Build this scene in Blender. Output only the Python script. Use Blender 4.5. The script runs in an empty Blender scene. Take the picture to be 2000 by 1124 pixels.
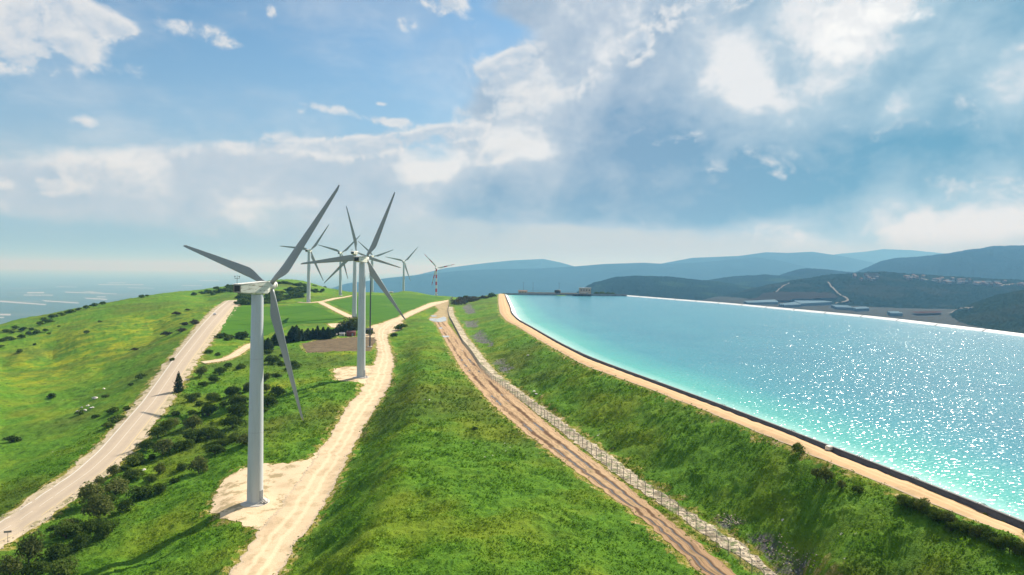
import bpy, bmesh, math, random
import numpy as np
from mathutils import Vector, Matrix, noise as mnoise
from mathutils.geometry import delaunay_2d_cdt

random.seed(7)
RNG = np.random.default_rng(7)
scene = bpy.context.scene
COL = scene.collection

# ------------------------------------------------------------------ camera
FPX = 1333.0            # focal length in photo pixels (photo is 2000 wide)
CX, VH = 1000.0, 530.0  # principal point on the photo
ROLL = math.radians(0.7)
HC = 54.0               # camera height above the foot of the first turbine
CR, SR = math.cos(ROLL), math.sin(ROLL)
SUN_AZ, SUN_EL = math.radians(40), math.radians(40)

cam_d = bpy.data.cameras.new('camera')
cam = bpy.data.objects.new('camera', cam_d)
COL.objects.link(cam)
cam_d.sensor_width = 36.0
cam_d.lens = FPX / 2000 * 36
cam_d.shift_y = (VH - 562.0) / 2000
cam_d.clip_start = 0.5
cam_d.clip_end = 200000
cam.matrix_world = Matrix.Translation((0, 0, HC)) @ Matrix.Rotation(math.radians(90), 4, 'X') @ Matrix.Rotation(ROLL, 4, 'Z')
scene.camera = cam


def ray(u, v):
    du, dv = u - CX, v - VH
    return (CR * du + SR * dv) / FPX, (-SR * du + CR * dv) / FPX     # x per metre of depth, drop per metre of depth


def at_drop(u, v, d):
    """world point seen at pixel (u,v) that lies d metres below the camera"""
    s, t = ray(u, v)
    Y = d / t
    return s * Y, Y, HC - d


def at_depth(u, v, Y):
    s, t = ray(u, v)
    return s * Y, Y, HC - t * Y


# ------------------------------------------------------------------ numpy noise
_perm = RNG.permutation(256)
_perm = np.concatenate([_perm, _perm, _perm])
_ang = RNG.random(256) * 2 * np.pi
_gx, _gy = np.cos(_ang), np.sin(_ang)


def perlin(x, y, seed=0):
    x = np.asarray(x, float) + seed * 17.31
    y = np.asarray(y, float) + seed * 9.77
    xi = np.floor(x).astype(int)
    yi = np.floor(y).astype(int)
    xf, yf = x - xi, y - yi
    u = xf * xf * xf * (xf * (xf * 6 - 15) + 10)
    v = yf * yf * yf * (yf * (yf * 6 - 15) + 10)

    def g(ix, iy, dx, dy):
        h = _perm[(_perm[ix & 255] + iy) & 255]
        return _gx[h] * dx + _gy[h] * dy
    a = g(xi, yi, xf, yf)
    b = g(xi + 1, yi, xf - 1, yf)
    c = g(xi, yi + 1, xf, yf - 1)
    d = g(xi + 1, yi + 1, xf - 1, yf - 1)
    return ((a + (b - a) * u) + ((c + (d - c) * u) - (a + (b - a) * u)) * v) * 1.5


def fbm(x, y, octs=4, seed=0, gain=0.5):
    r, a, f = 0, 1.0, 1.0
    for o in range(octs):
        r = r + a * perlin(x * f, y * f, seed + o * 3)
        a *= gain
        f *= 2.03
    return r


def sstep(a, b, x):
    t = np.clip((x - a) / (b - a), 0, 1)
    return t * t * (3 - 2 * t)


# ------------------------------------------------------------------ object helpers
def tag(o, label=None, cat=None, group=None, kind=None):
    if label: o['label'] = label
    if cat: o['category'] = cat
    if group: o['group'] = group
    if kind: o['kind'] = kind
    return o


def link(name, me, mat=None, parent=None, smooth=False):
    o = bpy.data.objects.new(name, me)
    COL.objects.link(o)
    if mat and len(me.materials) == 0: me.materials.append(mat)
    if parent: o.parent = parent
    if smooth:
        me.polygons.foreach_set('use_smooth', np.ones(len(me.polygons), bool))
    return o


def empty(name, loc, rz=0.0):
    o = bpy.data.objects.new(name, None)
    COL.objects.link(o)
    o.location = loc
    o.rotation_euler = (0, 0, rz)
    o.empty_display_size = 0.5
    return o


def copy_tree(o, parent=None):
    c = o.copy()
    COL.objects.link(c)
    if parent: c.parent = parent
    for ch in list(o.children):
        copy_tree(ch, c)
    return c


def np_mesh(name, V, F):
    """V (n,3); F (m,k) all the same size"""
    me = bpy.data.meshes.new(name)
    V = np.asarray(V, np.float32)
    F = np.asarray(F, np.int32)
    m, k = F.shape
    me.vertices.add(len(V))
    me.vertices.foreach_set('co', V.ravel())
    me.loops.add(m * k)
    me.loops.foreach_set('vertex_index', F.ravel())
    me.polygons.add(m)
    me.polygons.foreach_set('loop_start', np.arange(0, m * k, k, dtype=np.int32))
    me.polygons.foreach_set('loop_total', np.full(m, k, np.int32))
    me.update(calc_edges=True)
    me.validate()
    return me


def grid_faces(nr, nc):
    i = np.arange(nr * nc).reshape(nr, nc)
    return np.stack([i[:-1, :-1], i[:-1, 1:], i[1:, 1:], i[1:, :-1]], -1).reshape(-1, 4)


def set_attr(me, name, arr):
    a = me.attributes.new(name, 'FLOAT', 'POINT')
    a.data.foreach_set('value', np.asarray(arr, np.float32).ravel())


class MB:
    """collects simple shapes into one mesh"""
    def __init__(s):
        s.v, s.f, s.sm = [], [], []

    def add(s, V, F, smooth=False):
        b = len(s.v)
        s.v += [tuple(p) for p in V]
        s.f += [tuple(b + i for i in f) for f in F]
        s.sm += [smooth] * len(F)

    def box(s, c, size, rz=0.0, taper=1.0):
        x, y, z = [k / 2 for k in size]
        P = []
        for dz, t in ((-z, 1.0), (z, taper)):
            for dx, dy in ((-x, -y), (x, -y), (x, y), (-x, y)):
                px, py = dx * t, dy * t
                P.append((c[0] + px * math.cos(rz) - py * math.sin(rz), c[1] + px * math.sin(rz) + py * math.cos(rz), c[2] + dz))
        s.add(P, [(3, 2, 1, 0), (4, 5, 6, 7), (0, 1, 5, 4), (1, 2, 6, 5), (2, 3, 7, 6), (3, 0, 4, 7)])

    def tube(s, p0, p1, r0, r1=None, n=8, caps=True):
        r1 = r0 if r1 is None else r1
        p0, p1 = Vector(p0), Vector(p1)
        q = (p1 - p0).to_track_quat('Z', 'Y')
        P = []
        for p, r in ((p0, r0), (p1, r1)):
            for k in range(n):
                a = 2 * math.pi * k / n
                P.append(p + q @ Vector((r * math.cos(a), r * math.sin(a), 0)))
        F = [(k, (k + 1) % n, n + (k + 1) % n, n + k) for k in range(n)]
        s.add(P, F, True)
        if caps:
            s.add(P[:n], [tuple(range(n - 1, -1, -1))])
            s.add(P[n:], [tuple(range(n))])

    def lathe(s, prof, n=32, axis=None, origin=(0, 0, 0)):
        """prof: (radius, height) pairs about an axis (default Z)"""
        q = Vector(axis or (0, 0, 1)).to_track_quat('Z', 'Y')
        o = Vector(origin)
        P = []
        for r, z in prof:
            for k in range(n):
                a = 2 * math.pi * k / n
                P.append(o + q @ Vector((r * math.cos(a), r * math.sin(a), z)))
        F = []
        for j in range(len(prof) - 1):
            for k in range(n):
                F.append((j * n + k, j * n + (k + 1) % n, (j + 1) * n + (k + 1) % n, (j + 1) * n + k))
        s.add(P, F, True)
        s.add(P[-n:], [tuple(range(n))])

    def build(s, name, mat=None, parent=None):
        me = bpy.data.meshes.new(name)
        me.from_pydata(s.v, [], s.f)
        me.polygons.foreach_set('use_smooth', s.sm)
        me.update()
        return link(name, me, mat, parent)


# ------------------------------------------------------------------ material helpers
class NT:
    def __init__(s, tree):
        s.t = tree

    def n(s, typ, ins=None, **props):
        nd = s.t.nodes.new(typ)
        for k, v in props.items():
            setattr(nd, k, v)
        for k, v in (ins or {}).items():
            sk = nd.inputs[k]
            if isinstance(v, bpy.types.NodeSocket):
                s.t.links.new(v, sk)
            else:
                sk.default_value = v
        return nd

    def math(s, op, a, b=0.0, c=0.0, clamp=False):
        nd = s.n('ShaderNodeMath', operation=op, use_clamp=clamp)
        for i, x in enumerate((a, b, c)):
            if isinstance(x, bpy.types.NodeSocket):
                s.t.links.new(x, nd.inputs[i])
            else:
                nd.inputs[i].default_value = x
        return nd.outputs[0]

    def vmath(s, op, a, b=(0, 0, 0), out=0):
        nd = s.n('ShaderNodeVectorMath', operation=op)
        for i, x in enumerate((a, b)):
            if isinstance(x, bpy.types.NodeSocket):
                s.t.links.new(x, nd.inputs[i])
            elif x is not None:
                nd.inputs[i].default_value = x
        return nd.outputs[out]

    def noise(s, vec, scale, detail=3.0, rough=0.55, dist=0.0, dim='3D'):
        nd = s.n('ShaderNodeTexNoise', {'Vector': vec, 'Scale': scale, 'Detail': detail, 'Roughness': rough, 'Distortion': dist}, noise_dimensions=dim)
        return nd.outputs[0]

    def ramp(s, fac, stops, interp='LINEAR'):
        nd = s.n('ShaderNodeValToRGB', {'Fac': fac})
        cr = nd.color_ramp
        cr.interpolation = interp
        while len(cr.elements) < len(stops): cr.elements.new(0.5)
        for e, (p, c) in zip(cr.elements, stops):
            e.position = p
            e.color = (*c, 1.0) if len(c) == 3 else c
        return nd.outputs[0]

    def mix(s, fac, a, b, blend='MIX'):
        nd = s.n('ShaderNodeMix', data_type='RGBA', blend_type=blend)
        for i, x in ((0, fac), (6, a), (7, b)):
            if isinstance(x, bpy.types.NodeSocket):
                s.t.links.new(x, nd.inputs[i])
            elif i == 0:
                nd.inputs[i].default_value = x
            else:
                nd.inputs[i].default_value = (*x, 1.0) if len(x) == 3 else x
        return nd.outputs[2]

    def maprange(s, v, a, b, c=0.0, d=1.0, smooth=True):
        nd = s.n('ShaderNodeMapRange', {'Value': v, 'From Min': a, 'From Max': b, 'To Min': c, 'To Max': d}, interpolation_type='SMOOTHSTEP' if smooth else 'LINEAR')
        return nd.outputs[0]

    def attr(s, name):
        return s.n('ShaderNodeAttribute', attribute_name=name).outputs['Fac']

    def pos(s):
        return s.n('ShaderNodeNewGeometry').outputs['Position']

    def objco(s):
        return s.n('ShaderNodeTexCoord').outputs['Object']

    def bump(s, h, strength=1.0, dist=0.1, normal=None):
        ins = {'Height': h, 'Strength': strength, 'Distance': dist}
        if normal: ins['Normal'] = normal
        return s.n('ShaderNodeBump', ins).outputs[0]


def material(name):
    m = bpy.data.materials.new(name)
    m.use_nodes = True
    t = m.node_tree
    t.nodes.clear()
    nt = NT(t)
    out = nt.n('ShaderNodeOutputMaterial')
    return m, nt, out


def principled(nt, out, color, rough=0.8, spec=0.3, normal=None, metallic=0.0):
    ins = {'Roughness': rough, 'Specular IOR Level': spec, 'Metallic': metallic}
    if normal is not None: ins['Normal'] = normal
    p = nt.n('ShaderNodeBsdfPrincipled', ins)
    if isinstance(color, bpy.types.NodeSocket):
        nt.t.links.new(color, p.inputs['Base Color'])
    else:
        p.inputs['Base Color'].default_value = (*color, 1)
    nt.t.links.new(p.outputs[0], out.inputs['Surface'])
    return p


def simple(name, color, rough=0.7, spec=0.3, var=0.12, scale=3.0, metallic=0.0, bump=0.0):
    """a plain procedural material with a little uneven tone"""
    m, nt, out = material(name)
    co = nt.objco()
    f = nt.noise(co, scale, 4.0, 0.6)
    c = nt.mix(f, tuple(x * (1 - var) for x in color), tuple(min(1, x * (1 + var)) for x in color))
    nrm = nt.bump(nt.noise(co, scale * 6, 3.0), 0.5, bump) if bump else None
    principled(nt, out, c, rough, spec, nrm, metallic)
    return m
# ------------------------------------------------------------------ sky and sun
world = bpy.data.worlds.new('World')
scene.world = world
world.use_nodes = True
wt = world.node_tree
wt.nodes.clear()
W = NT(wt)
sky = W.n('ShaderNodeTexSky', sky_type='NISHITA', sun_disc=False, sun_elevation=SUN_EL, sun_rotation=SUN_AZ, altitude=500.0, air_density=1.0, dust_density=1.0, ozone_density=2.0)
SKY_STRENGTH = 0.075
dirv = W.n('ShaderNodeTexCoord').outputs['Generated']
sx = W.n('ShaderNodeSeparateXYZ', {0: dirv})
X_, Y_, Z_ = sx.outputs
AZ = W.math('ARCTAN2', X_, Y_)
EL = W.math('ARCSINE', Z_)
P2 = W.n('ShaderNodeCombineXYZ', {0: AZ, 1: EL, 2: 0.0}).outputs[0]


def sky_px(u, v):
    """bearing and elevation (radians) in which the photo shows pixel (u,v)"""
    s, t = ray(u, v)
    return math.atan(s), math.atan2(-t, math.hypot(1, s))


def blob(u, v, ru, rv, w, rot=0.0, soft=1.0):
    """a soft patch of cloud cover around one bearing"""
    a, e = sky_px(u, v)
    k = 1 / FPX
    q = W.vmath('SUBTRACT', P2, (a, e, 0))
    if rot:
        q = W.n('ShaderNodeVectorRotate', {'Vector': q, 'Angle': -math.radians(rot)}, rotation_type='Z_AXIS').outputs[0]
    q = W.vmath('MULTIPLY', q, (1 / (ru * k), 1 / (rv * k), 0))
    r = W.vmath('LENGTH', q, None, out=1)
    return W.math('MULTIPLY', W.maprange(r, 1.0 + soft * 0.5, max(0.0, 1.0 - soft), 0, 1), w)


def total(*xs):
    r = xs[0]
    for x in xs[1:]:
        r = W.math('ADD', r, x)
    return r


# swirl the sampling point a little so that cloud edges curl
wrp = W.n('ShaderNodeTexNoise', {'Vector': P2, 'Scale': 9.0, 'Detail': 3.0, 'Roughness': 0.55}, noise_dimensions='2D')
wv = W.vmath('SUBTRACT', wrp.outputs['Color'], (0.5, 0.5, 0.5))
PW = W.vmath('ADD', W.vmath('MULTIPLY', P2, (1.0, 1.35, 1.0)), W.vmath('MULTIPLY', wv, (0.05, 0.035, 0)))


def fbm_at(offset, scale, detail, rough):
    return W.noise(W.vmath('ADD', PW, offset), scale, detail, rough, 0.0, '2D')


def lump_at(offset, scale):
    """rounded cauliflower heads: inverted cell distance"""
    v = W.n('ShaderNodeTexVoronoi', {'Vector': W.vmath('ADD', PW, offset), 'Scale': scale, 'Detail': 3.0, 'Roughness': 0.55, 'Lacunarity': 2.1, 'Smoothness': 0.35, 'Randomness': 1.0},
            voronoi_dimensions='2D', feature='SMOOTH_F1', normalize=True).outputs['Distance']
    return W.math('SUBTRACT', 1.0, v)


# the broad grey veil of the cloud bank, and the low heads along the horizon
veil = total(
    blob(1620, 150, 590, 330, 0.80, 0, 0.55), blob(1180, 200, 200, 150, 0.50, 0, 0.8), blob(1050, 10, 160, 40, 0.45), blob(1020, 240, 170, 90, 0.50, 0, 0.8),
    blob(1230, 375, 520, 66, 0.72, 0, 0.4), blob(1500, 340, 300, 80, 0.4, 0, 0.5), blob(700, 330, 420, 66, 0.60, 3, 0.8), blob(1850, 400, 300, 80, 0.55),
    blob(250, 345, 330, 80, 0.40, 0, 1.0), blob(600, 430, 600, 70, 0.34, 0, 1.0), blob(40, 370, 150, 40, 0.30), blob(40, 90, 190, 90, 0.28),
    blob(2010, 160, 110, 140, -0.14), blob(940, 70, 80, 55, -0.25, 20),
)
# bright billows: crisp cauliflower heads that catch the sun
heads = total(
    blob(975, 165, 115, 46, 0.46, 8), blob(1040, 108, 60, 38, 0.46), blob(1170, 135, 110, 42, 0.36, 20), blob(1245, 95, 40, 34, 0.40), blob(1075, 280, 70, 22, 0.34), blob(985, 258, 80, 22, 0.36),
    blob(955, 305, 110, 24, 0.46, 12), blob(880, 258, 60, 20, 0.38), blob(770, 280, 150, 24, 0.40, 4), blob(620, 288, 140, 26, 0.40), blob(450, 290, 90, 20, 0.38),
    blob(920, 215, 60, 34, 0.36), blob(1010, 215, 80, 30, 0.30, 10), blob(1110, 185, 70, 36, 0.32, 14), blob(1130, 255, 60, 26, 0.28), blob(830, 268, 70, 22, 0.36, 6), blob(1000, 130, 40, 30, 0.34), blob(1300, 40, 100, 36, 0.40, 14), blob(1400, 18, 60, 44, 0.40), blob(1690, 34, 120, 78, 0.56), blob(1640, 105, 44, 40, 0.38), 
    blob(1900, 360, 150, 30, 0.34), blob(1830, 412, 90, 20, 0.24), blob(1455, 172, 26, 30, 0.30), blob(1390, 350, 44, 22, 0.26), 
    blob(1985, 92, 34, 16, 0.46), blob(40, 40, 130, 90, 0.52, 20), blob(140, 30, 80, 46, 0.44), blob(90, 112, 80, 32, 0.40), blob(395, 66, 90, 20, 0.38, -14), blob(795, 46, 34, 22, 0.46), blob(530, 25, 14, 18, 0.36),
    blob(640, 212, 90, 14, 0.40, -4), blob(770, 238, 80, 12, 0.38), blob(160, 240, 36, 16, 0.32), blob(460, 241, 60, 8, 0.30), blob(240, 60, 26, 20, 0.36), blob(745, 203, 26, 7, 0.36), blob(585, 222, 20, 10, 0.36),
    blob(875, 4, 70, 26, 0.46), blob(30, 360, 110, 20, 0.40), blob(200, 325, 150, 30, 0.24),
)
# the rest of the sky, outside the photo: broken cloud
outside = W.maprange(W.math('ABSOLUTE', AZ), 0.75, 1.1, 0, 0.34)
high = W.maprange(EL, 0.42, 0.62, 0, 0.36)
rest_ = W.math('MAXIMUM', outside, high)
veil = W.math('ADD', veil, rest_)


def density(off, detail):
    n1 = fbm_at(off, 6.5, detail, 0.60)
    l1 = lump_at(off, 13.0)
    return W.math('ADD', W.math('MULTIPLY', n1, 1.0), W.math('MULTIPLY', l1, 0.46))


K = 0.012
tex0 = density((0, 0, 0), 10.0)
tex1 = density((K * 0.45, K, 0), 10.0)            # a step towards the sun
tex2 = density((0.016, 0.036, 0), 5.0)
relief = W.math('SUBTRACT', tex0, tex1)
body = W.math('SUBTRACT', tex0, tex2)
soft = fbm_at((3.1, 1.7, 0), 5.0, 4.0, 0.5)
# veil
D = W.math('ADD', veil, W.math('SUBTRACT', W.math('ADD', W.math('MULTIPLY', tex0, 0.6), W.math('MULTIPLY', soft, 0.5)), 0.96))
alpha = W.maprange(D, -0.04, 0.30)
thick = W.maprange(W.math('ADD', W.math('MULTIPLY', D, 0.5), W.math('MULTIPLY', W.math('SUBTRACT', soft, 0.5), 1.2), ), -0.05, 0.42)
streak = W.noise(W.vmath('MULTIPLY', W.n('ShaderNodeVectorRotate', {'Vector': P2, 'Angle': math.radians(28)}, rotation_type='Z_AXIS').outputs[0], (1.0, 0.22, 1.0)), 16.0, 3.0, 0.5, 0.0, '2D')
shade = W.math('MULTIPLY', W.math('SUBTRACT', 1.0, thick), 0.66)
shade = total(shade, W.math('MULTIPLY', W.math('SUBTRACT', 0.73, tex0), 1.5), W.math('MULTIPLY', relief, 1.6), W.math('MULTIPLY', body, 0.9), W.math('MULTIPLY', W.math('SUBTRACT', streak, 0.5), 0.75))
bright = total(shade, 0.13, blob(1690, 60, 260, 200, 0.40), blob(1300, 60, 260, 100, 0.26, 8), blob(1385, 352, 100, 46, 0.40), blob(1890, 390, 240, 60, 0.62), blob(1700, 440, 260, 40, 0.35),
               blob(1540, 190, 90, 50, 0.18), blob(1320, 130, 80, 40, 0.16), blob(1570, 310, 120, 30, 0.14), blob(1700, 210, 120, 50, 0.14), blob(1260, 240, 50, 60, 0.10), blob(1455, 175, 48, 50, 0.42), blob(1360, 190, 42, 56, 0.34), blob(1625, 222, 30, 16, 0.24), blob(1445, 275, 50, 18, 0.30), blob(1740, 395, 70, 30, 0.2), blob(1000, 170, 170, 70, 0.28), blob(950, 300, 170, 50, 0.26, 10), blob(60, 60, 260, 160, 0.40), blob(1130, 200, 150, 100, 0.18),
               blob(500, 330, 560, 90, 0.27, 0, 0.9), blob(1480, 330, 420, 70, 0.06), blob(1500, 210, 200, 60, 0.14),
               blob(1300, 395, 520, 60, -0.46), blob(1600, 290, 360, 100, -0.28), blob(1240, 300, 180, 90, -0.36), blob(1180, 180, 120, 60, -0.12), blob(1560, 370, 240, 60, -0.16), blob(1560, 80, 70, 70, -0.22), blob(1080, 60, 90, 50, -0.10), blob(1880, 180, 150, 180, -0.20))
tealness = W.maprange(AZ, sky_px(1150, 300)[0], sky_px(1900, 300)[0])
leftness = W.maprange(AZ, sky_px(1000, 300)[0], sky_px(600, 300)[0])
dark = W.mix(tealness, (0.150, 0.250, 0.385), (0.085, 0.245, 0.375))
dark = W.mix(leftness, dark, (0.290, 0.385, 0.500))
mid = W.mix(tealness, (0.38, 0.445, 0.53), (0.31, 0.44, 0.53))
mid = W.mix(leftness, mid, (0.42, 0.48, 0.56))
vcol = W.mix(W.maprange(bright, -0.50, 0.50, 0, 1, False), dark, mid)
vcol = W.mix(W.maprange(bright, 0.45, 1.05), vcol, (0.66, 0.67, 0.68))
# billows
DH = total(W.math('MULTIPLY', W.math('ADD', heads, W.math('MULTIPLY', rest_, 0.8)), 1.45), W.math('MULTIPLY', W.math('SUBTRACT', tex0, 0.74), 1.7), -0.50)
halpha = W.math('MULTIPLY', W.maprange(DH, -0.08, 0.30), W.maprange(W.math('ADD', body, W.math('MULTIPLY', relief, 0.8)), -0.17, 0.05, 0.10, 0.95))
hlit = total(W.math('SUBTRACT', 0.78, W.math('MULTIPLY', W.maprange(DH, 0.05, 0.55), 0.50)), W.math('MULTIPLY', relief, 2.6), blob(1690, 30, 200, 160, 0.4), blob(50, 50, 200, 140, 0.15))
hcol = W.mix(W.maprange(hlit, 0.10, 0.85), W.mix(0.5, mid, (0.42, 0.49, 0.58)), W.mix(W.n('ShaderNodeClamp', {0: blob(1690, 30, 180, 130, 1.0)}).outputs[0], (0.64, 0.645, 0.65), (0.80, 0.80, 0.78)))
ccol = W.mix(halpha, vcol, hcol)
film = W.math('MULTIPLY', W.maprange(W.noise(W.vmath('MULTIPLY', PW, (1.0, 1.8, 1.0)), 4.0, 6.0, 0.6, 0.0, '2D'), 0.35, 0.75), 0.34)
alpha = W.math('MAXIMUM', alpha, film)
alpha = W.math('SUBTRACT', 1.0, W.math('MULTIPLY', W.math('SUBTRACT', 1.0, alpha), W.math('SUBTRACT', 1.0, halpha)))
# bare sky: the physical sky, deepened a little by the dry high air
tint = W.mix(1.0, sky.outputs[0], (0.70, 0.90, 0.94), 'MULTIPLY')
clear = W.n('ShaderNodeBackground', {'Color': tint, 'Strength': SKY_STRENGTH}).outputs[0]
cloud = W.n('ShaderNodeBackground', {'Color': ccol, 'Strength': 0.72}).outputs[0]
# milky air that thickens towards the horizon
lowmist = W.maprange(EL, 0.34, 0.03, 0.0, 0.92)
lowvar = W.noise(W.vmath('MULTIPLY', P2, (1.0, 3.0, 1.0)), 5.0, 4.0, 0.5, 0.0, '2D')
mistcol = W.mix(W.maprange(AZ, sky_px(150, 300)[0], sky_px(1150, 300)[0]), (0.28, 0.43, 0.58), (0.50, 0.51, 0.52))
mistcol = W.mix(W.math('MULTIPLY', W.maprange(EL, 0.03, 0.13), lowvar), mistcol, (0.50, 0.55, 0.61))
mistcol = W.mix(W.math('MULTIPLY', W.maprange(EL, 0.12, 0.20), 0.8), mistcol, (0.27, 0.42, 0.60))
mist = W.n('ShaderNodeBackground', {'Color': mistcol, 'Strength': W.maprange(EL, 0.0, 0.07, 0.52, 0.62)}).outputs[0]
base = W.n('ShaderNodeMixShader', {0: lowmist, 1: clear, 2: mist}).outputs[0]
calpha = W.math('MULTIPLY', alpha, W.maprange(EL, 0.022, 0.058, 0.0, 1.0))
calpha = W.math('MULTIPLY', calpha, 0.96)
full = W.n('ShaderNodeMixShader', {0: calpha, 1: base, 2: cloud}).outputs[0]
wout = W.n('ShaderNodeOutputWorld', {'Surface': full})

sun_d = bpy.data.lights.new('sun', 'SUN')
sun_d.energy = 5.0
sun_d.angle = math.radians(0.53)
sun_d.color = (1.0, 0.95, 0.86)
sun = bpy.data.objects.new('sun', sun_d)
COL.objects.link(sun)
sdir = Vector((math.sin(SUN_AZ) * math.cos(SUN_EL), math.cos(SUN_AZ) * math.cos(SUN_EL), math.sin(SUN_EL)))
sun.rotation_euler = sdir.to_track_quat('Z', 'Y').to_euler()
sun.location = (0, 0, 200)

scene.view_settings.view_transform = 'Standard'
scene.view_settings.look = 'None'
scene.view_settings.gamma = 1.0
scene.view_settings.use_curve_mapping = False
scene.view_settings.exposure = 0.80
scene.cycles.max_bounces = 6
scene.cycles.diffuse_bounces = 3
scene.cycles.glossy_bounces = 3
scene.cycles.transparent_max_bounces = 8
scene.cycles.volume_bounces = 1
scene.cycles.use_denoising = True
scene.cycles.denoiser = 'OPENIMAGEDENOISE'
scene.cycles.denoising_input_passes = 'RGB_ALBEDO_NORMAL'
scene.cycles.denoising_prefilter = 'ACCURATE'
# ------------------------------------------------------------------ ground shape: survey points read off the photo, each with its drop below the camera
def poly_px(pts, n=10):
    """(u,v,drop) polyline -> world points, resampled"""
    W_ = np.array([at_drop(*p) for p in pts])
    seg = np.linalg.norm(np.diff(W_, axis=0), axis=1)
    # resample evenly in log distance so that near and far count alike
    t = np.concatenate([[0], np.cumsum(seg / W_[1:, 1])])
    q = np.linspace(0, t[-1], n)
    return np.stack([np.interp(q, t, W_[:, k]) for k in range(3)], 1)


CTRL = []


def ctl(W_): CTRL.extend([tuple(p) for p in np.atleast_2d(W_)])


ASPHALT = [(0, 1040, 62), (175, 922, 58.5), (220, 880, 57), (300, 785, 52), (355, 705, 45.5), (410, 635, 37), (440, 602, 32.5), (458, 587, 30.5)]
DIRT = [(495, 1124, 56), (550, 1040, 55), (600, 960, 53.7), (645, 890, 51.6), (690, 830, 49.8), (725, 780, 48), (752, 720, 45), (752, 690, 43), (745, 660, 41), (744, 645, 40), (775, 628, 38.6), (800, 615, 37.8), (830, 602, 37), (872, 588, 36)]
BERM = [(690, 1110, 45.3), (760, 950, 44), (800, 830, 42), (815, 740, 40.3), (825, 680, 39), (835, 632, 37.3)]
TRACK = [(1405, 1124, 45.5), (1270, 1005, 44.4), (1150, 920, 43.3), (1065, 850, 42.4), (980, 780, 41.5), (915, 710, 40), (880, 665, 38.9), (858, 630, 37)]
TOE = [(1560, 1124, 46), (1450, 1052, 45.2), (1300, 960, 44.2), (1240, 915, 43.8), (1080, 806, 42.3), (990, 725, 41), (930, 665, 39.6), (905, 612, 37.8), (893, 592, 36.6)]
CREST_L = [(2000, 1056.6), (1749, 956.6), (1613, 900), (1500, 851), (1250, 753), (1197, 735), (1141, 714), (1058, 668), (1014, 640), (988.5, 627), (976.5, 612), (973.5, 592.5), (974, 574.5)]
CREST_R = [(2000, 1030), (1787, 941.5), (1651, 892.5), (1500, 830), (1250, 738), (1146, 700), (1086, 669), (1035, 639), (1012.5, 627), (999, 613.5), (996, 600), (985.5, 574.5)]
D_CREST, D_WATER = 33.0, 34.8

for pts, n, half in ((ASPHALT, 36, 4.0), (DIRT, 44, 4.0), (TRACK, 44, 3.0)):
    w = poly_px(pts, n)
    for dx in (-half, half):
        q = w.copy(); q[:, 0] += dx; ctl(q)
ctl(poly_px(BERM, 30))
b = poly_px(BERM, 26); b[:, 0] += 6; b[:, 2] += 0.15; ctl(b)
ctl(poly_px(TOE, 40))
for e in (CREST_L, CREST_R):
    ctl(poly_px([(u, v, D_CREST) for u, v in e], 80))
cr = poly_px([(u, v, D_CREST) for u, v in CREST_R], 70)
q = cr.copy(); q[:, 0] += 7; q[:, 2] = HC - 38; ctl(q)
q = cr[::4].copy(); q[:, 0] += 30; q[:, 2] = HC - 46; ctl(q[:-3])
# foot of the berm's steep flank, beside the dirt road
ctl(poly_px([(575, 1124, 55.6), (625, 1030, 54.6), (665, 960, 53.2), (705, 880, 51), (745, 800, 48.2), (785, 740, 45.5), (790, 700, 43), (785, 660, 40.6)], 12))
# turbine feet
TURBINE_FOOT = [at_depth(498, 982, 158.7), at_depth(705, 737, 288.9), at_depth(692, 620.5, 527.1), at_depth(602.4, 591.2, 659.3), at_depth(664.5, 577.3, 808.0),
                at_depth(726.8, 572.8, 932.6), at_depth(788.1, 572.8, 1074.6), at_depth(851.8, 575.8, 1292.8)]
for i, (x, y, z) in enumerate(TURBINE_FOOT[:7]):
    r = (6, 3, 4, 4, 4, 4, 4)[i]
    for dx, dy in ((0, 0), (r, 0), (-r, 0), (0, -r), (0, r)): ctl((x + dx, y + dy, z))
# slopes and hills on the near side
for u, v, d in [(150, 800, 60), (200, 720, 56), (300, 650, 46), (100, 700, 58.5), (0, 850, 63.5), (400, 590, 34), (60, 760, 61), (250, 690, 51.5), (0, 720, 61), (0, 960, 63.5),
                (300, 905, 58), (400, 800, 53), (150, 1050, 61), (300, 1100, 59.5), (450, 750, 49.5), (560, 700, 45.5), (620, 830, 49.7), (400, 900, 55.5), (350, 1000, 57), (250, 960, 59),
                (520, 650, 41), (470, 640, 39.5), (620, 600, 34), (560, 612, 36), (660, 640, 40), (580, 760, 48), (480, 880, 52.6),
                (700, 600, 35.5), (780, 600, 36), (760, 580, 33), (690, 571.5, 30), (730, 572, 31), (840, 578, 36), (560, 578, 29.5), (500, 575, 28)]:
    ctl(at_drop(u, v, d))
SKYLINE = [(-200, 700, 62), (0, 640, 60), (100, 618, 53), (200, 600, 45), (300, 580, 36), (370, 570, 31.5), (430, 564, 28), (500, 556, 24.5), (570, 550, 21.5), (610, 556, 24), (640, 564, 27), (690, 570.5, 29.5), (740, 573, 31.5), (800, 573.5, 33), (840, 575.5, 35), (875, 579, 36)]
sk = poly_px(SKYLINE, 26)
ctl(sk)
for k, dd in ((1.12, 14), (1.3, 70), (1.6, 190), (2.1, 420), (2.9, 470)):
    q = sk[::2].copy(); q[:, 0] *= k; q[:, 1] *= k; q[:, 2] = sk[::2, 2] - dd; q[:, 2] = np.maximum(q[:, 2], HC - 480); ctl(q)
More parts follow.
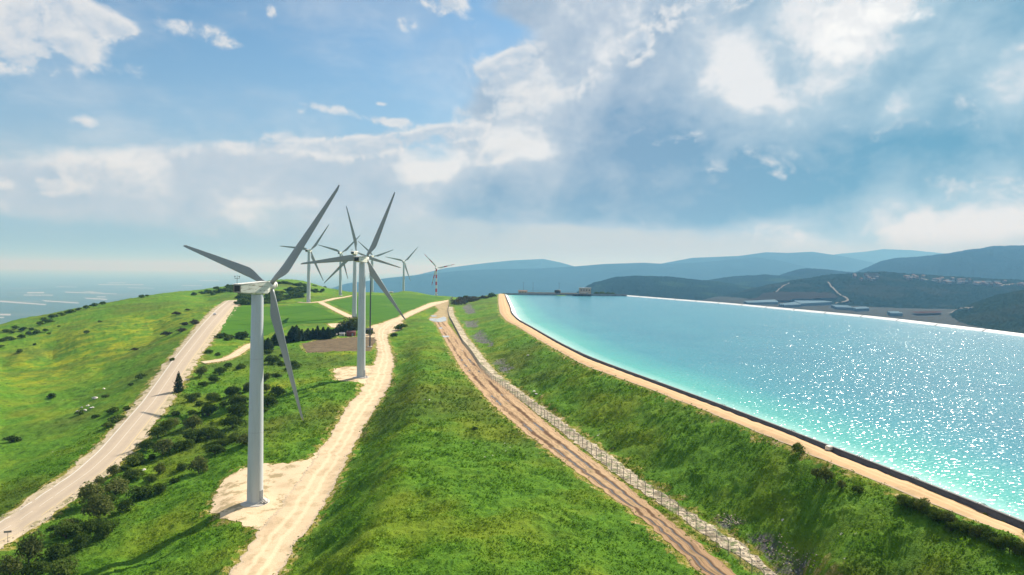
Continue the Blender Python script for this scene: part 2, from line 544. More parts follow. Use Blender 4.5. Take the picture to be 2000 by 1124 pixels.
# far end behind the reservoir, its far dam and the valley beyond
FAR_DAM = [(1222, 576), (1433, 592), (1716.5, 617.5), (2000, 650), (2400, 708)]
FD = poly_px([(u, v, D_CREST) for u, v in FAR_DAM], 44)
_d = (FD[-1] - FD[-4]) * 2; FD = np.vstack([FD, FD[-1] + _d, FD[-1] + _d * 2, FD[-1] + _d * 3])
ctl(np.c_[FD[:, :2], np.full(len(FD), HC - 34.5)])
for off, dd in ((-9, 40), (-40, 46), (7, 36), (60, 62), (160, 95)):
    ctl(np.c_[FD[:, 0] + off, FD[:, 1] + off * .22, np.full(len(FD), HC - dd)])
for x in np.linspace(-8, 170, 7):
    ctl([(x, 985, HC - 40), (x, 1003, HC - 33.4), (x, 1045, HC - 33.4), (x, 1090, HC - 45), (x, 1250, HC - 150), (x, 1700, HC - 400), (x, 2600, HC - 470)])
for u, v, d in [(930, 583, 36.2), (955, 577, 34.8), (915, 598, 37.2), (900, 582, 36.4)]: ctl(at_drop(u, v, d))
for x, y, d in [(-20, 1250, 110), (-60, 1700, 330), (60, 700, 46), (120, 800, 46), (180, 500, 46), (150, 300, 46), (250, 300, 46), (100, 150, 46), (300, 120, 46), (200, 60, 46), (90, 45, 45),
                (520, 700, 112), (700, 1000, 112), (400, 1100, 112), (700, 1500, 108), (1100, 1500, 112), (330, 1500, 140), (600, 2200, 100), (1100, 2200, 100), (1500, 2000, 105), (300, 2200, 200), (900, 3000, 100), (2200, 3000, 110),
                (600, 400, 112), (500, 200, 112), (900, 700, 115)]: ctl((x, y, HC - d))
# near ground, under and beside the camera
for y in (30, 55, 80):
    for x, d in ((-400, 70), (-250, 66), (-160, 64), (-122, 62.7), (-114, 62.7), (-95, 62), (-75, 60), (-50, 57.3), (-42, 57.3), (-36, 56.5), (-23.5, 46), (-17, 45.8), (10, 45.8), (29, 46), (35, 46), (45, 46.5), (69, 33), (73, 33), (80, 38), (110, 46)):
        ctl((x, y, HC - d))

CTRL = np.array(CTRL)
KS = 4.0


def rbf_co(x, y): return np.stack([KS * x / y, np.log(y)], -1)


_c = rbf_co(CTRL[:, 0], CTRL[:, 1])
_ok = [0]
for i in range(1, len(_c)):                       # drop near-duplicates
    if np.min(np.hypot(*(_c[_ok] - _c[i]).T)) > 0.012: _ok.append(i)
CTRL, _c = CTRL[_ok], _c[_ok]


def _ker(a, b): return -np.sqrt(((a[:, None, :] - b[None]) ** 2).sum(-1) + 0.004 ** 2)


_n = len(_c)
_dropc = (HC - CTRL[:, 2])
_val = _dropc / CTRL[:, 1] ** 0.0
_K = _ker(_c, _c) + 0.006 * np.eye(_n)
_A = np.block([[_K, np.c_[np.ones(_n), _c]], [np.c_[np.ones(_n), _c].T, np.zeros((3, 3))]])
_w = np.linalg.solve(_A, np.r_[_val, 0, 0, 0])
S0, S1, L0, L1, NS, NL = -1.4, 1.4, math.log(28), math.log(3300), 420, 330
_gs, _gl = np.meshgrid(np.linspace(S0, S1, NS), np.linspace(L0, L1, NL))
_g = np.stack([KS * _gs.ravel(), _gl.ravel()], 1)
_H = np.empty(len(_g))
for k in range(0, len(_g), 6000):
    p = _g[k:k + 6000]
    _H[k:k + 6000] = _ker(p, _c) @ _w[:_n] + _w[_n] + p @ _w[_n + 1:]
HGRID = HC - _H.reshape(NL, NS)


def sample(grid, x, y):
    y = np.maximum(np.asarray(y, float), 28.1)
    fs = np.clip((np.asarray(x, float) / y - S0) / (S1 - S0), 0, 1) * (grid.shape[1] - 1)
    fl = np.clip((np.log(y) - L0) / (L1 - L0), 0, 1) * (grid.shape[0] - 1)
    i, j = np.minimum(fl.astype(int), grid.shape[0] - 2), np.minimum(fs.astype(int), grid.shape[1] - 2)
    a, b = fl - i, fs - j
    return (grid[i, j] * (1 - b) + grid[i, j + 1] * b) * (1 - a) + (grid[i + 1, j] * (1 - b) + grid[i + 1, j + 1] * b) * a


def ground(x, y): return sample(HGRID, x, y)


def hit(u, v, far=3000.0, near=40.0):
    """where the sight line through a photo pixel first meets the ground"""
    s, t = ray(u, v)
    Y = np.geomspace(near, far, 900)
    gap = (HC - t * Y) - ground(s * Y, Y)
    k = np.argmax(gap < 0)
    if gap[k] >= 0: k = len(Y) - 1
    if k == 0: y = Y[0]
    else:
        a, b = Y[k - 1], Y[k]
        for _ in range(30):
            m = (a + b) / 2
            if (HC - t * m) - ground(s * m, m) < 0: b = m
            else: a = m
        y = (a + b) / 2
    x = s * y
    return float(x), float(y), float(ground(x, y))


def hits(pts): return np.array([hit(*p[:2]) for p in pts])


def resample(W_, step=None, n=None):
    W_ = np.asarray(W_, float)
    L = np.r_[0, np.cumsum(np.linalg.norm(np.diff(W_[:, :2], axis=0), axis=1))]
    n = n or max(2, int(L[-1] / step) + 1)
    q = np.linspace(0, L[-1], n)
    return np.stack([np.interp(q, L, W_[:, k]) for k in range(W_.shape[1])], 1)


def smooth_line(W_, it=3):
    W_ = W_.copy()
    for _ in range(it):
        W_[1:-1] = 0.25 * W_[:-2] + 0.5 * W_[1:-1] + 0.25 * W_[2:]
    return W_


def ragged(W_, amp, wl, seed):
    """wander a boundary sideways by a little"""
    t = np.gradient(W_[:, :2], axis=0)
    t /= np.linalg.norm(t, axis=1)[:, None] + 1e-9
    L = np.r_[0, np.cumsum(np.linalg.norm(np.diff(W_[:, :2], axis=0), axis=1))]
    n = fbm(L / wl, L * 0 + seed, 3, seed) * amp
    out = W_.copy()
    out[:, 0] += -t[:, 1] * n
    out[:, 1] += t[:, 0] * n
    return out


# ------------------------------------------------------------------ outlines of roads, pads and fields on the ground (world metres)
def edge(pts, near_pts=(), step=1.5, sm=3):
    W_ = hits(pts)
    if len(near_pts): W_ = np.vstack([[(x, y, ground(x, y)) for x, y in near_pts], W_])
    return smooth_line(resample(W_, step), sm)


def pair(left, right, n, rag=0.0, wl=6.0, seed=0):
    a, b = resample(left, n=n), resample(right, n=n)
    if rag: a, b = ragged(a, rag, wl, seed), ragged(b, rag, wl, seed + 5)
    return a, b


def centre_pair(pts, half, near_pts=(), step=2.0, rag=0.0, wl=6.0, seed=0, sm=4):
    c = edge(pts, near_pts, step, sm)
    t = np.gradient(c[:, :2], axis=0); t /= np.linalg.norm(t, axis=1)[:, None]
    h = half if np.ndim(half) == 0 else np.interp(np.arange(len(c)) / len(c), np.linspace(0, 1, len(half)), half)
    h = np.asarray(h) * np.ones(len(c))
    a, b = c.copy(), c.copy()
    a[:, 0] -= t[:, 1] * h; a[:, 1] += t[:, 0] * h
    b[:, 0] += t[:, 1] * h; b[:, 1] -= t[:, 0] * h
    if rag: a, b = ragged(a, rag, wl, seed), ragged(b, rag, wl, seed + 5)
    return a, b


RIB = {}     # ribbons: left and right edges
RIB['asphalt_road'] = centre_pair([p[:2] for p in ASPHALT], (4.4, 4.4, 4.4, 4.6, 5.2, 5.6, 5.6, 5.6), [(-118, 32), (-118, 100)])
RIB['asphalt_verge'] = centre_pair([p[:2] for p in ASPHALT], (6.6, 6.4, 6.4, 7.0, 8.0, 8.6, 8.6, 8.6), [(-118, 32), (-118, 100)], rag=1.8, wl=4, seed=3)
dl = edge([(445, 1124), (480, 1080), (508, 1040), (575, 950), (612, 896), (640, 861), (672, 800), (700, 772), (716, 745), (727, 718), (735, 700), (737, 688), (735, 670), (732, 655), (731, 644), (745, 633), (768, 624), (800, 609), (840, 592), (876, 586)], [(-50, 60), (-50, 90)])
dr = edge([(542, 1124), (593, 1043), (644, 968), (686, 880), (724, 810), (748, 774), (762, 752), (768, 716), (768, 700), (765, 688), (757, 668), (757, 651), (765, 638), (780, 630), (812, 613), (842, 600), (876, 589)], [(-41, 60), (-41, 90)])
RIB['dirt_road'] = pair(dl, dr, 700, 0.9, 3.5, 11)
tl = edge([(1375, 1124), (1250, 1010), (1130, 925), (1030, 850), (960, 790), (900, 720), (864, 655), (848, 628)], [(29, 60), (30, 90)])
tr = edge([(1440, 1124), (1290, 1003), (1190, 923), (1095, 850), (1000, 770), (930, 702), (893, 657), (872, 630)], [(36, 60), (36.5, 90)])
RIB['muddy_track'] = pair(tl, tr, 500, 0.6, 3.5, 21)
sl = edge([(1500, 1124), (1400, 1062), (1330, 1012), (1260, 966), (1208, 931), (1049, 808), (985, 757), (961, 741), (938, 718), (919, 688), (903, 668), (888, 640), (877, 620), (876, 600)], [(40, 70), (41, 92)])
sr = edge([(1531, 1124), (1427, 1052), (1356, 1008), (1285, 960), (1232, 921), (1068, 801), (1000, 752), (975, 733), (952, 709), (930, 680), (913, 660), (899, 636), (887, 616), (884, 600)], [(43, 70), (44, 92)])
RIB['rocky_strip'] = pair(sl, sr, 500, 0.9, 2.2, 31)
crl = smooth_line(resample(np.vstack([[(71.5, 40, HC - 33), (67.5, 70, HC - 33)], poly_px([(u, v, D_CREST) for u, v in CREST_L], 60)]), 2.0), 6)
crr = smooth_line(resample(np.vstack([[(75.5, 40, HC - 33), (71, 70, HC - 33)], poly_px([(u, v, D_CREST) for u, v in CREST_R], 60)]), 2.0), 6)
RIB['crest_road'] = pair(crl, crr, 420, 0.25, 6, 41)
RIB['field_track'] = centre_pair([(583, 590.8), (604, 592.3), (632, 589.3), (659, 583), (688, 577.6)], 2.8, rag=0.4, seed=51)
RIB['field_spur'] = centre_pair([(625, 590.5), (648, 602), (668, 612), (690, 622)], 3.2, rag=0.4, seed=52)
RIB['farm_track'] = centre_pair([(396, 709), (412, 707), (437, 703.5), (457, 695.5), (474, 684), (490, 674), (512, 668)], 2.6, rag=0.4, seed=53)

AREA = {}    # outlines, world xy
def area(name, px, rag=0.5, wl=5.0, seed=0, step=1.0):
    W_ = hits(px + px[:1])
    W_ = resample(W_, step)
    AREA[name] = ragged(W_, rag, wl, seed)[:-1]
area('tall_turbine_pad', [(640, 862), (607, 896), (560, 907), (520, 906), (475, 915), (440, 935), (417, 972), (412, 998), (440, 1015), (500, 1034), (515, 1040), (600, 975)], 1.2, 3, 61)
area('second_turbine_pad', [(652, 720), (698, 716), (730, 715), (760, 715), (745, 765), (718, 752), (694, 747), (656, 743)], 1.2, 3, 62)
area('junction_clearing', [(728, 636), (745, 632), (770, 622), (788, 630), (781, 645), (760, 653), (740, 655), (712, 680), (712, 652)], 1.2, 3, 63)
area('ploughed_plot', [(590, 672), (622, 665.5), (698, 658), (738, 660), (722, 686), (660, 687), (600, 690)], 0.5, 6, 64)
area('mud_clearing', [(846, 594), (876, 586.5), (877, 605), (874, 632), (846, 630), (838, 622), (858, 606)], 0.6, 5, 65)
area('sandy_patch', [(640, 632.5), (674, 631), (668, 640), (648, 640)], 0.5, 6, 66)
area('west_field', [(458, 600), (441, 628), (428, 656), (490, 660), (520, 655), (570, 634), (640, 631), (672, 624), (640, 609), (606, 596), (560, 599), (500, 600)], 1.0, 12, 67, 3)
area('east_field', [(642, 590.5), (689, 581), (728, 577), (775, 576), (839, 578.5), (872, 582), (839, 590), (797, 608), (766, 623), (732, 632), (702, 619), (677, 606)], 1.0, 12, 68, 3)

area('scree_0', [(1475, 1055), (1500, 1047), (1540, 1062), (1590, 1085), (1600, 1105), (1580, 1116), (1545, 1112), (1505, 1085)], 1.3, 2.5, 91, 0.6)
area('scree_1', [(1400, 1008), (1432, 1010), (1460, 1022), (1440, 1030), (1408, 1020)], 1.3, 2.5, 92, 0.6)
area('scree_2', [(921, 655), (938, 646), (955, 662), (963, 678), (945, 674), (930, 668)], 1.3, 2.5, 93, 0.6)
area('scree_3', [(968, 705), (980, 700), (995, 720), (1004, 732), (985, 730), (973, 718)], 1.3, 2.5, 94, 0.6)
area('scree_4', [(902, 600), (917, 592), (930, 612), (912, 614)], 1.3, 2.5, 95, 0.6)
area('scree_5', [(906, 628), (930, 626), (934, 638), (912, 640)], 1.3, 2.5, 96, 0.6)

# distance to roads and bare patches, kept on a grid
MN, ML = 1100, 640
_ms, _ml = np.meshgrid(np.linspace(S0, S1, MN), np.linspace(L0, L1, ML))
_my = np.exp(_ml); _mx = _ms * _my


def poly_dist(P):
    """signed distance (negative inside) of every grid point near polygon P, as (mask, distance)"""
    lo, hi = P[:, :2].min(0) - 14, P[:, :2].max(0) + 14
    m = (_mx > lo[0]) & (_mx < hi[0]) & (_my > lo[1]) & (_my < hi[1])
    x, y = _mx[m], _my[m]
    d = np.full(len(x), 1e9); ins = np.zeros(len(x), bool)
    A, B = P[:, :2], np.roll(P[:, :2], -1, 0)
    for (ax, ay), (bx, by) in zip(A, B):
        ex, ey = bx - ax, by - ay
        t = np.clip(((x - ax) * ex + (y - ay) * ey) / (ex * ex + ey * ey + 1e-9), 0, 1)
        d = np.minimum(d, (x - ax - t * ex) ** 2 + (y - ay - t * ey) ** 2)
        c = (ay > y) != (by > y)
        with np.errstate(divide='ignore', invalid='ignore'):
            ins ^= c & (x < (bx - ax) * (y - ay) / (by - ay) + ax)
    return m, np.where(ins, -1, 1) * np.sqrt(d)


ROADD = np.full(_mx.shape, 12.0)
FIELDD = np.full(_mx.shape, 12.0)
SCREED = np.full(_mx.shape, 12.0)
for k, (a, b) in RIB.items():
    P = np.vstack([a[::3], b[::-3]])
    m, d = poly_dist(P)
    ROADD[m] = np.minimum(ROADD[m], d)
for k, P in AREA.items():
    m, d = poly_dist(P[::2])
    if k.startswith('scree'):
        SCREED[m] = np.minimum(SCREED[m], d)
        continue
    G = FIELDD if k.endswith('field') else ROADD
    G[m] = np.minimum(G[m], d)

# ------------------------------------------------------------------ the ground sheet
FS = np.concatenate([np.linspace(-1.36, -0.80, 60)[:-1], np.linspace(-0.80, 0.80, 1040), np.linspace(0.80, 1.36, 60)[1:]])
FL = np.exp(np.concatenate([np.linspace(math.log(30), math.log(85), 60)[:-1], np.linspace(math.log(85), math.log(420), 470)[:-1], np.linspace(math.log(420), math.log(3200), 260)]))
GS, GY = np.meshgrid(FS, FL)
GX = GS * GY
GZ = ground(GX, GY)
rd = sample(ROADD, GX, GY)
fd = sample(FIELDD, GX, GY)
scd = sample(SCREED, GX, GY) + 2.0 * fbm(GX / 3.5, GY / 6.0, 4, 8) + 0.3
grassy = sstep(0.0, 2.2, rd) * sstep(-0.5, 2.0, fd) * (0.25 + 0.75 * sstep(-1.0, 1.5, scd))
# coarse herbs: rounded clumps, deeper on the ungrazed berm and slopes
lush_zone = sstep(-100, -60, GX) * sstep(700, 250, GY)
n_a = 1 - np.abs(perlin(GX / 2.1, GY / 2.1, 1)) * 1.6
n_b = 1 - np.abs(perlin(GX / 0.85, GY / 0.95, 2)) * 1.6
n_c = fbm(GX / 9.0, GY / 9.0, 3, 4)
n_d = fbm(GX / 45.0, GY / 45.0, 3, 6)
fade = sstep(900, 150, GY)
tall = np.clip(0.55 + 0.75 * n_c, 0.1, 1.4)
GZ = GZ + grassy * ((0.33 * n_a + 0.22 * n_b) * tall * (0.35 + 0.65 * lush_zone) * fade + 0.5 * n_c * (0.5 + 0.5 * lush_zone) + 0.5 * n_d + 0.55 * np.clip(fbm(GX / 5.5, GY / 7.0, 3, 14) + 0.1, 0, 1) * sstep(150, 260, GY))
GZ = GZ - 0.30 * sstep(-0.5, -1.6, rd) - 0.35 * sstep(-1.0, -3.0, fd)
me = np_mesh('grassland', np.stack([GX, GY, GZ], -1).reshape(-1, 3), grid_faces(*GX.shape))
set_attr(me, 'bare', sstep(3.6, -0.2, rd + 2.2 * fbm(GX / 3, GY / 3, 3, 9)))
set_attr(me, 'lush', lush_zone)
set_attr(me, 'scree', sstep(1.2, -1.0, scd))
set_attr(me, 'herb', np.clip(0.5 + 0.5 * n_a * tall, 0, 1))
yel = np.zeros_like(GX)
for u, v, rx, ry in ((250, 645, 60, 45), (300, 632, 45, 40), (160, 690, 60, 60), (215, 668, 50, 40), (95, 735, 30, 30), (690, 690, 10, 10), (520, 760, 9, 12), (830, 615, 9, 20)):
    x, y, z = hit(u, v)
    yel = np.maximum(yel, np.exp(-((GX - x) / rx) ** 2 - ((GY - y) / ry) ** 2))
set_attr(me, 'yellow', yel)
set_attr(me, 'cloud_shade', sstep(10, 45, GX - np.interp(GY, FD[::-1, 1], FD[::-1, 0])) * (GX > 60))
TERRAIN_ME = me
TGRID = None


def surface(x, y):
    """height of the ground sheet itself, clumps included (nearest vertex)"""
    s = x / y
    j = int(np.clip(np.searchsorted(FS, s), 0, len(FS) - 1))
    i = int(np.clip(np.searchsorted(FL, y), 0, len(FL) - 1))
    return float(GZ[i, j])


# materials of the ground
m, nt, out = material('spring_grass')
P = nt.pos()
n1 = nt.noise(P, 0.55, 6.0, 0.62)
n2 = nt.noise(P, 0.055, 4.0, 0.55)
n3 = nt.noise(P, 2.6, 3.0, 0.6)
n4 = nt.noise(nt.vmath('ADD', P, (311, 87, 0)), 0.018, 3.0, 0.5)
g = nt.ramp(n1, [(0.22, (0.036, 0.092, 0.009)), (0.42, (0.068, 0.162, 0.012)), (0.58, (0.096, 0.206, 0.013)), (0.80, (0.145, 0.250, 0.018))])
g = nt.mix(nt.maprange(n2, 0.42, 0.72), g, nt.mix(0.6, g, (0.200, 0.235, 0.016)))
g = nt.mix(nt.math('MULTIPLY', nt.maprange(n4, 0.48, 0.64), 0.45), g, (0.075, 0.078, 0.016))
g = nt.mix(nt.math('MULTIPLY', nt.maprange(n3, 0.55, 0.75), 0.45), g, (0.028, 0.072, 0.009))
yv = nt.math('MULTIPLY', nt.attr('yellow'), nt.maprange(nt.noise(P, 0.09, 6.0, 0.65), 0.42, 0.66))
g = nt.mix(nt.math('MULTIPLY', yv, 0.7), g, (0.34, 0.33, 0.012))
g = nt.mix(nt.attr('cloud_shade'), g, nt.ramp(n2, [(0.35, (0.003, 0.007, 0.004)), (0.6, (0.007, 0.011, 0.006)), (0.75, (0.014, 0.017, 0.009))]))  # valley scrub beyond the dam, its colour darkened to paint in cloud shadow
bare = nt.attr('bare')
dry = nt.ramp(nt.noise(P, 0.9, 5.0, 0.65), [(0.36, (0.10, 0.15, 0.012)), (0.52, (0.24, 0.21, 0.035)), (0.66, (0.48, 0.38, 0.20))])
bf = nt.maprange(nt.math('ADD', bare, nt.math('MULTIPLY', nt.math('SUBTRACT', nt.noise(P, 1.3, 4.0, 0.6), 0.5), 0.9)), 0.45, 0.85)
g = nt.mix(bf, g, dry)
# dark tussocks on the grazed hillside
tus = nt.math('MULTIPLY', nt.maprange(nt.noise(nt.vmath('MULTIPLY', P, (1.0, 0.7, 1.0)), 0.33, 4.0, 0.7), 0.55, 0.66), nt.maprange(nt.noise(P, 0.03, 3.0), 0.34, 0.56))
tus = nt.math('MULTIPLY', tus, nt.math('SUBTRACT', 1.0, nt.math('MULTIPLY', nt.attr('lush'), 0.75)))
g = nt.mix(nt.math('MULTIPLY', tus, 0.75), g, (0.020, 0.040, 0.010))
# broken grey stone at the embankment foot
sv = nt.n('ShaderNodeTexVoronoi', {'Vector': P, 'Scale': 1.7}, feature='F1')
sc = nt.mix(nt.noise(P, 0.8, 4.0, 0.6), (0.085, 0.078, 0.078), (0.15, 0.14, 0.135))
sc = nt.mix(nt.math('MULTIPLY', nt.maprange(nt.n('ShaderNodeSeparateColor', {0: sv.outputs['Color']}).outputs[0], 0.78, 0.92), nt.maprange(sv.outputs['Distance'], 0.45, 0.25)), sc, (0.45, 0.44, 0.42))
g = nt.mix(nt.math('MULTIPLY', nt.attr('scree'), nt.maprange(nt.noise(P, 0.7, 4.0, 0.6), 0.66, 0.52)), g, sc)
# pale stones lying in the turf
st = nt.n('ShaderNodeTexVoronoi', {'Vector': P, 'Scale': 0.35}, feature='F1').outputs['Distance']
stn = nt.math('MULTIPLY', nt.maprange(st, 0.11, 0.07), nt.maprange(nt.noise(P, 0.03, 2.0), 0.60, 0.66))
g = nt.mix(stn, g, (0.42, 0.40, 0.35))
hb = nt.math('ADD', nt.math('MULTIPLY', nt.noise(P, 3.2, 5.0, 0.65), 0.6), nt.math('MULTIPLY', n1, 0.7))
nrm = nt.bump(hb, 1.0, 0.55)
p = principled(nt, out, g, 0.9, 0.06, nrm)
M_GRASS = m
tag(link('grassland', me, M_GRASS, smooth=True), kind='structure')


# ------------------------------------------------------------------ sheets laid on the ground
def ribbon(name, a, b, mat, lift, across=8, kind='structure', t0=0.0, t1=1.0, crown=0.0):
    n = len(a)
    t = np.linspace(t0, t1, across)
    V = a[:, None, :2] * (1 - t)[None, :, None] + b[:, None, :2] * t[None, :, None]
    z = ground(V[..., 0], V[..., 1]) + lift * (0.35 + np.clip(V[..., 1] / 400, 0, 1.2))
    V = np.concatenate([V, z[..., None]], -1)
    me = np_mesh(name, V.reshape(-1, 3), grid_faces(n, across))
    L = np.r_[0, np.cumsum(np.linalg.norm(np.diff((a + b)[:, :2] / 2, axis=0), axis=1))]
    set_attr(me, 'across', np.tile((t - t0) / (t1 - t0), n))
    set_attr(me, 'along', np.repeat(L, across))
    return tag(link(name, me, mat, smooth=True), kind=kind)


def sheet(name, P, mat, lift, step=3.0, zfun=None, kind='structure'):
    zfun = zfun or ground
    P = np.asarray(P)[:, :2]
    lo, hi = P.min(0), P.max(0)
    gx, gy = np.meshgrid(np.arange(lo[0], hi[0], step) + step * .37, np.arange(lo[1], hi[1], step) + step * .41)
    I = np.stack([gx.ravel(), gy.ravel()], 1)
    vs = [Vector(p) for p in P] + [Vector(p) for p in I]
    n = len(P)
    v, e, f, *_ = delaunay_2d_cdt(vs, [(i, (i + 1) % n) for i in range(n)], [list(range(n))], 1, 1e-4)
    v = np.array([tuple(q) for q in v])
    z = zfun(v[:, 0], v[:, 1]) + lift
    me = bpy.data.meshes.new(name)
    fl = []
    for q in f:
        a, b, c = v[q[0]], v[q[1]], v[q[2]]
        fl.append(tuple(q) if (b[0] - a[0]) * (c[1] - a[1]) - (b[1] - a[1]) * (c[0] - a[0]) > 0 else tuple(reversed(q)))
    me.from_pydata(np.c_[v, z].tolist(), [], fl)
    me.update()
    return tag(link(name, me, mat, smooth=True), kind=kind)


# pale limestone gravel of the service road and pads
def gravel(name, c0, c1, c2, ruts=True):
    m, nt, out = material(name)
    P = nt.pos()
    n1 = nt.noise(P, 0.35, 5.0, 0.6)
    n2 = nt.noise(P, 2.5, 5.0, 0.7)
    c = nt.mix(n1, c0, c1)
    c = nt.mix(nt.math('MULTIPLY', nt.maprange(n2, 0.52, 0.75), 0.55), c, c2)
    n5 = nt.noise(P, 0.22, 6.0, 0.7)
    c = nt.mix(nt.math('MULTIPLY', nt.maprange(n5, 0.50, 0.60), 0.30 if ruts else 0.7), c, nt.mix(n2, c2, (0.13, 0.13, 0.03)))
    c = nt.mix(nt.math('MULTIPLY', nt.maprange(nt.noise(nt.vmath('ADD', P, (40, 9, 0)), 0.12, 5.0, 0.6), 0.5, 0.7), 0.35), c, c2)
    if ruts:
        a = nt.attr('across')
        w = nt.math('ADD', a, nt.math('MULTIPLY', nt.math('SUBTRACT', nt.noise(nt.n('ShaderNodeCombineXYZ', {0: nt.math('MULTIPLY', nt.attr('along'), 0.05)}).outputs[0], 1.0, 2.0), 0.5), 0.25))
        r = nt.math('ABSOLUTE', nt.math('SUBTRACT', nt.math('ABSOLUTE', nt.math('SUBTRACT', w, 0.5)), 0.14))
        c = nt.mix(nt.math('MULTIPLY', nt.maprange(r, 0.085, 0.02), 0.6), c, tuple(min(1, x * 1.10) for x in c0))
        e = nt.math('ABSOLUTE', nt.math('SUBTRACT', a, 0.5))
        ed = nt.math('MULTIPLY', nt.maprange(nt.math('ADD', e, nt.math('MULTIPLY', nt.math('SUBTRACT', n2, 0.5), 0.22)), 0.40, 0.50), 0.8)
        c = nt.mix(ed, c, nt.mix(nt.noise(P, 1.5, 3.0), c2, (0.55, 0.47, 0.36)))
    nrm = nt.bump(nt.noise(P, 1.8, 6.0, 0.7), 0.7, 0.12)
    principled(nt, out, c, 0.9, 0.15, nrm)
    return m


M_GRAVEL = gravel('limestone_gravel', (0.62, 0.47, 0.31), (0.50, 0.37, 0.23), (0.27, 0.19, 0.10))
M_PAD = gravel('pad_gravel', (0.68, 0.52, 0.34), (0.57, 0.43, 0.27), (0.30, 0.21, 0.11), False)
M_CREST = gravel('crest_gravel', (0.55, 0.36, 0.19), (0.47, 0.29, 0.145), (0.30, 0.20, 0.11))
ribbon('dirt_road', *RIB['dirt_road'], M_GRAVEL, 0.10, 12)
ribbon('crest_road', *RIB['crest_road'], M_CREST, 0.08, 8)
for k in ('field_track', 'field_spur', 'farm_track'):
    ribbon('dirt_path', *RIB[k], M_GRAVEL, 0.12, 5)
for i, k in enumerate(('tall_turbine_pad', 'second_turbine_pad', 'junction_clearing', 'sandy_patch')):
    sheet('gravel_pad', AREA[k], M_PAD, 0.065 - 0.012 * i, 2.0)

# asphalt road, faded pale, with its stony verges and painted lines
m, nt, out = material('faded_asphalt')
P = nt.pos()
a = nt.attr('across')
c = nt.mix(nt.noise(P, 0.4, 5.0, 0.6), (0.46, 0.37, 0.27), (0.38, 0.30, 0.215))
lane = nt.math('ABSOLUTE', nt.math('SUBTRACT', nt.math('ABSOLUTE', nt.math('SUBTRACT', a, 0.5)), 0.24))
c = nt.mix(nt.math('MULTIPLY', nt.maprange(lane, 0.13, 0.03), 0.35), c, (0.33, 0.265, 0.20))
c = nt.mix(nt.math('MULTIPLY', nt.maprange(nt.noise(P, 1.7, 4.0, 0.7), 0.6, 0.75), 0.4), c, (0.52, 0.43, 0.32))
principled(nt, out, c, 0.8, 0.25, nt.bump(nt.noise(P, 6.0, 3.0), 0.3, 0.03))
M_ROAD = m
M_VERGE = gravel('stony_verge', (0.56, 0.46, 0.33), (0.42, 0.33, 0.21), (0.17, 0.16, 0.06), False)
ribbon('road_verge', *RIB['asphalt_verge'], M_VERGE, 0.06, 8)
ra, rb = RIB['asphalt_road']
ribbon('asphalt_road', ra, rb, M_ROAD, 0.14, 8)
M_WLINE = simple('worn_white_paint', (0.62, 0.58, 0.50), 0.7, 0.3, 0.25, 2.0)
M_YLINE = simple('worn_yellow_paint', (0.60, 0.47, 0.20), 0.7, 0.3, 0.25, 2.0)
for t0, t1, mm in ((0.050, 0.090, M_WLINE), (0.492, 0.506, M_WLINE), (0.925, 0.945, M_YLINE)):
    ribbon('road_marking', ra, rb, mm, 0.16, 2, t0=t0, t1=t1)

# muddy track with wheel ruts, some of them full of water
m, nt, out = material('rutted_mud')
P = nt.pos()
a, al = nt.attr('across'), nt.attr('along')
wob = nt.math('MULTIPLY', nt.math('SUBTRACT', nt.noise(nt.n('ShaderNodeCombineXYZ', {0: nt.math('MULTIPLY', al, 0.07)}).outputs[0], 1.0, 3.0), 0.5), 0.035)
w = nt.math('ADD', a, wob)
sand = nt.mix(nt.noise(P, 0.6, 5.0, 0.65), (0.52, 0.36, 0.21), (0.36, 0.23, 0.12))
sand = nt.mix(nt.math('MULTIPLY', nt.maprange(al, 95, 40), 0.55), sand, (0.23, 0.13, 0.065))
d1 = nt.math('ABSOLUTE', nt.math('SUBTRACT', w, 0.24))
d2 = nt.math('ABSOLUTE', nt.math('SUBTRACT', w, 0.62))
near = nt.maprange(al, 170, 50)
lng = nt.noise(nt.n('ShaderNodeCombineXYZ', {0: nt.math('MULTIPLY', w, 6.0), 1: nt.math('MULTIPLY', al, 0.035), 2: 3.0}).outputs[0], 1.0, 4.0, 0.6)
wet = nt.math('MULTIPLY', nt.maprange(nt.math('MINIMUM', d1, d2), 0.12, 0.03), nt.maprange(nt.math('ADD', nt.math('MULTIPLY', near, 0.34), lng), 0.40, 0.62))
c = nt.mix(wet, sand, (0.095, 0.052, 0.026))
midg = nt.math('MULTIPLY', nt.maprange(nt.math('ABSOLUTE', nt.math('SUBTRACT', w, 0.44)), 0.10, 0.03), nt.maprange(nt.noise(P, 0.4, 4.0), 0.45, 0.62))
c = nt.mix(nt.math('MULTIPLY', midg, 0.5), c, (0.16, 0.13, 0.05))
ripple = nt.noise(nt.n('ShaderNodeCombineXYZ', {0: nt.math('MULTIPLY', w, 22.0), 1: nt.math('MULTIPLY', al, 0.12), 2: 0.0}).outputs[0], 1.0, 4.0, 0.6)
c = nt.mix(nt.math('MULTIPLY', nt.maprange(ripple, 0.48, 0.62), 0.55), c, (0.13, 0.075, 0.04))
pud = nt.math('MULTIPLY', nt.maprange(nt.math('MINIMUM', nt.math('ABSOLUTE', nt.math('SUBTRACT', w, 0.25)), nt.math('ABSOLUTE', nt.math('SUBTRACT', w, 0.60))), 0.045, 0.02), nt.maprange(nt.math('ADD', nt.math('MULTIPLY', near, 0.26), nt.noise(P, 0.09, 3.0)), 0.58, 0.66))
rough = nt.math('SUBTRACT', 0.85, nt.math('MULTIPLY', pud, 0.80))
nrm = nt.bump(nt.math('ADD', nt.math('MULTIPLY', ripple, nt.math('SUBTRACT', 1.0, pud)), nt.math('MULTIPLY', nt.noise(P, 2.0, 4.0), 0.3)), 0.8, 0.15)
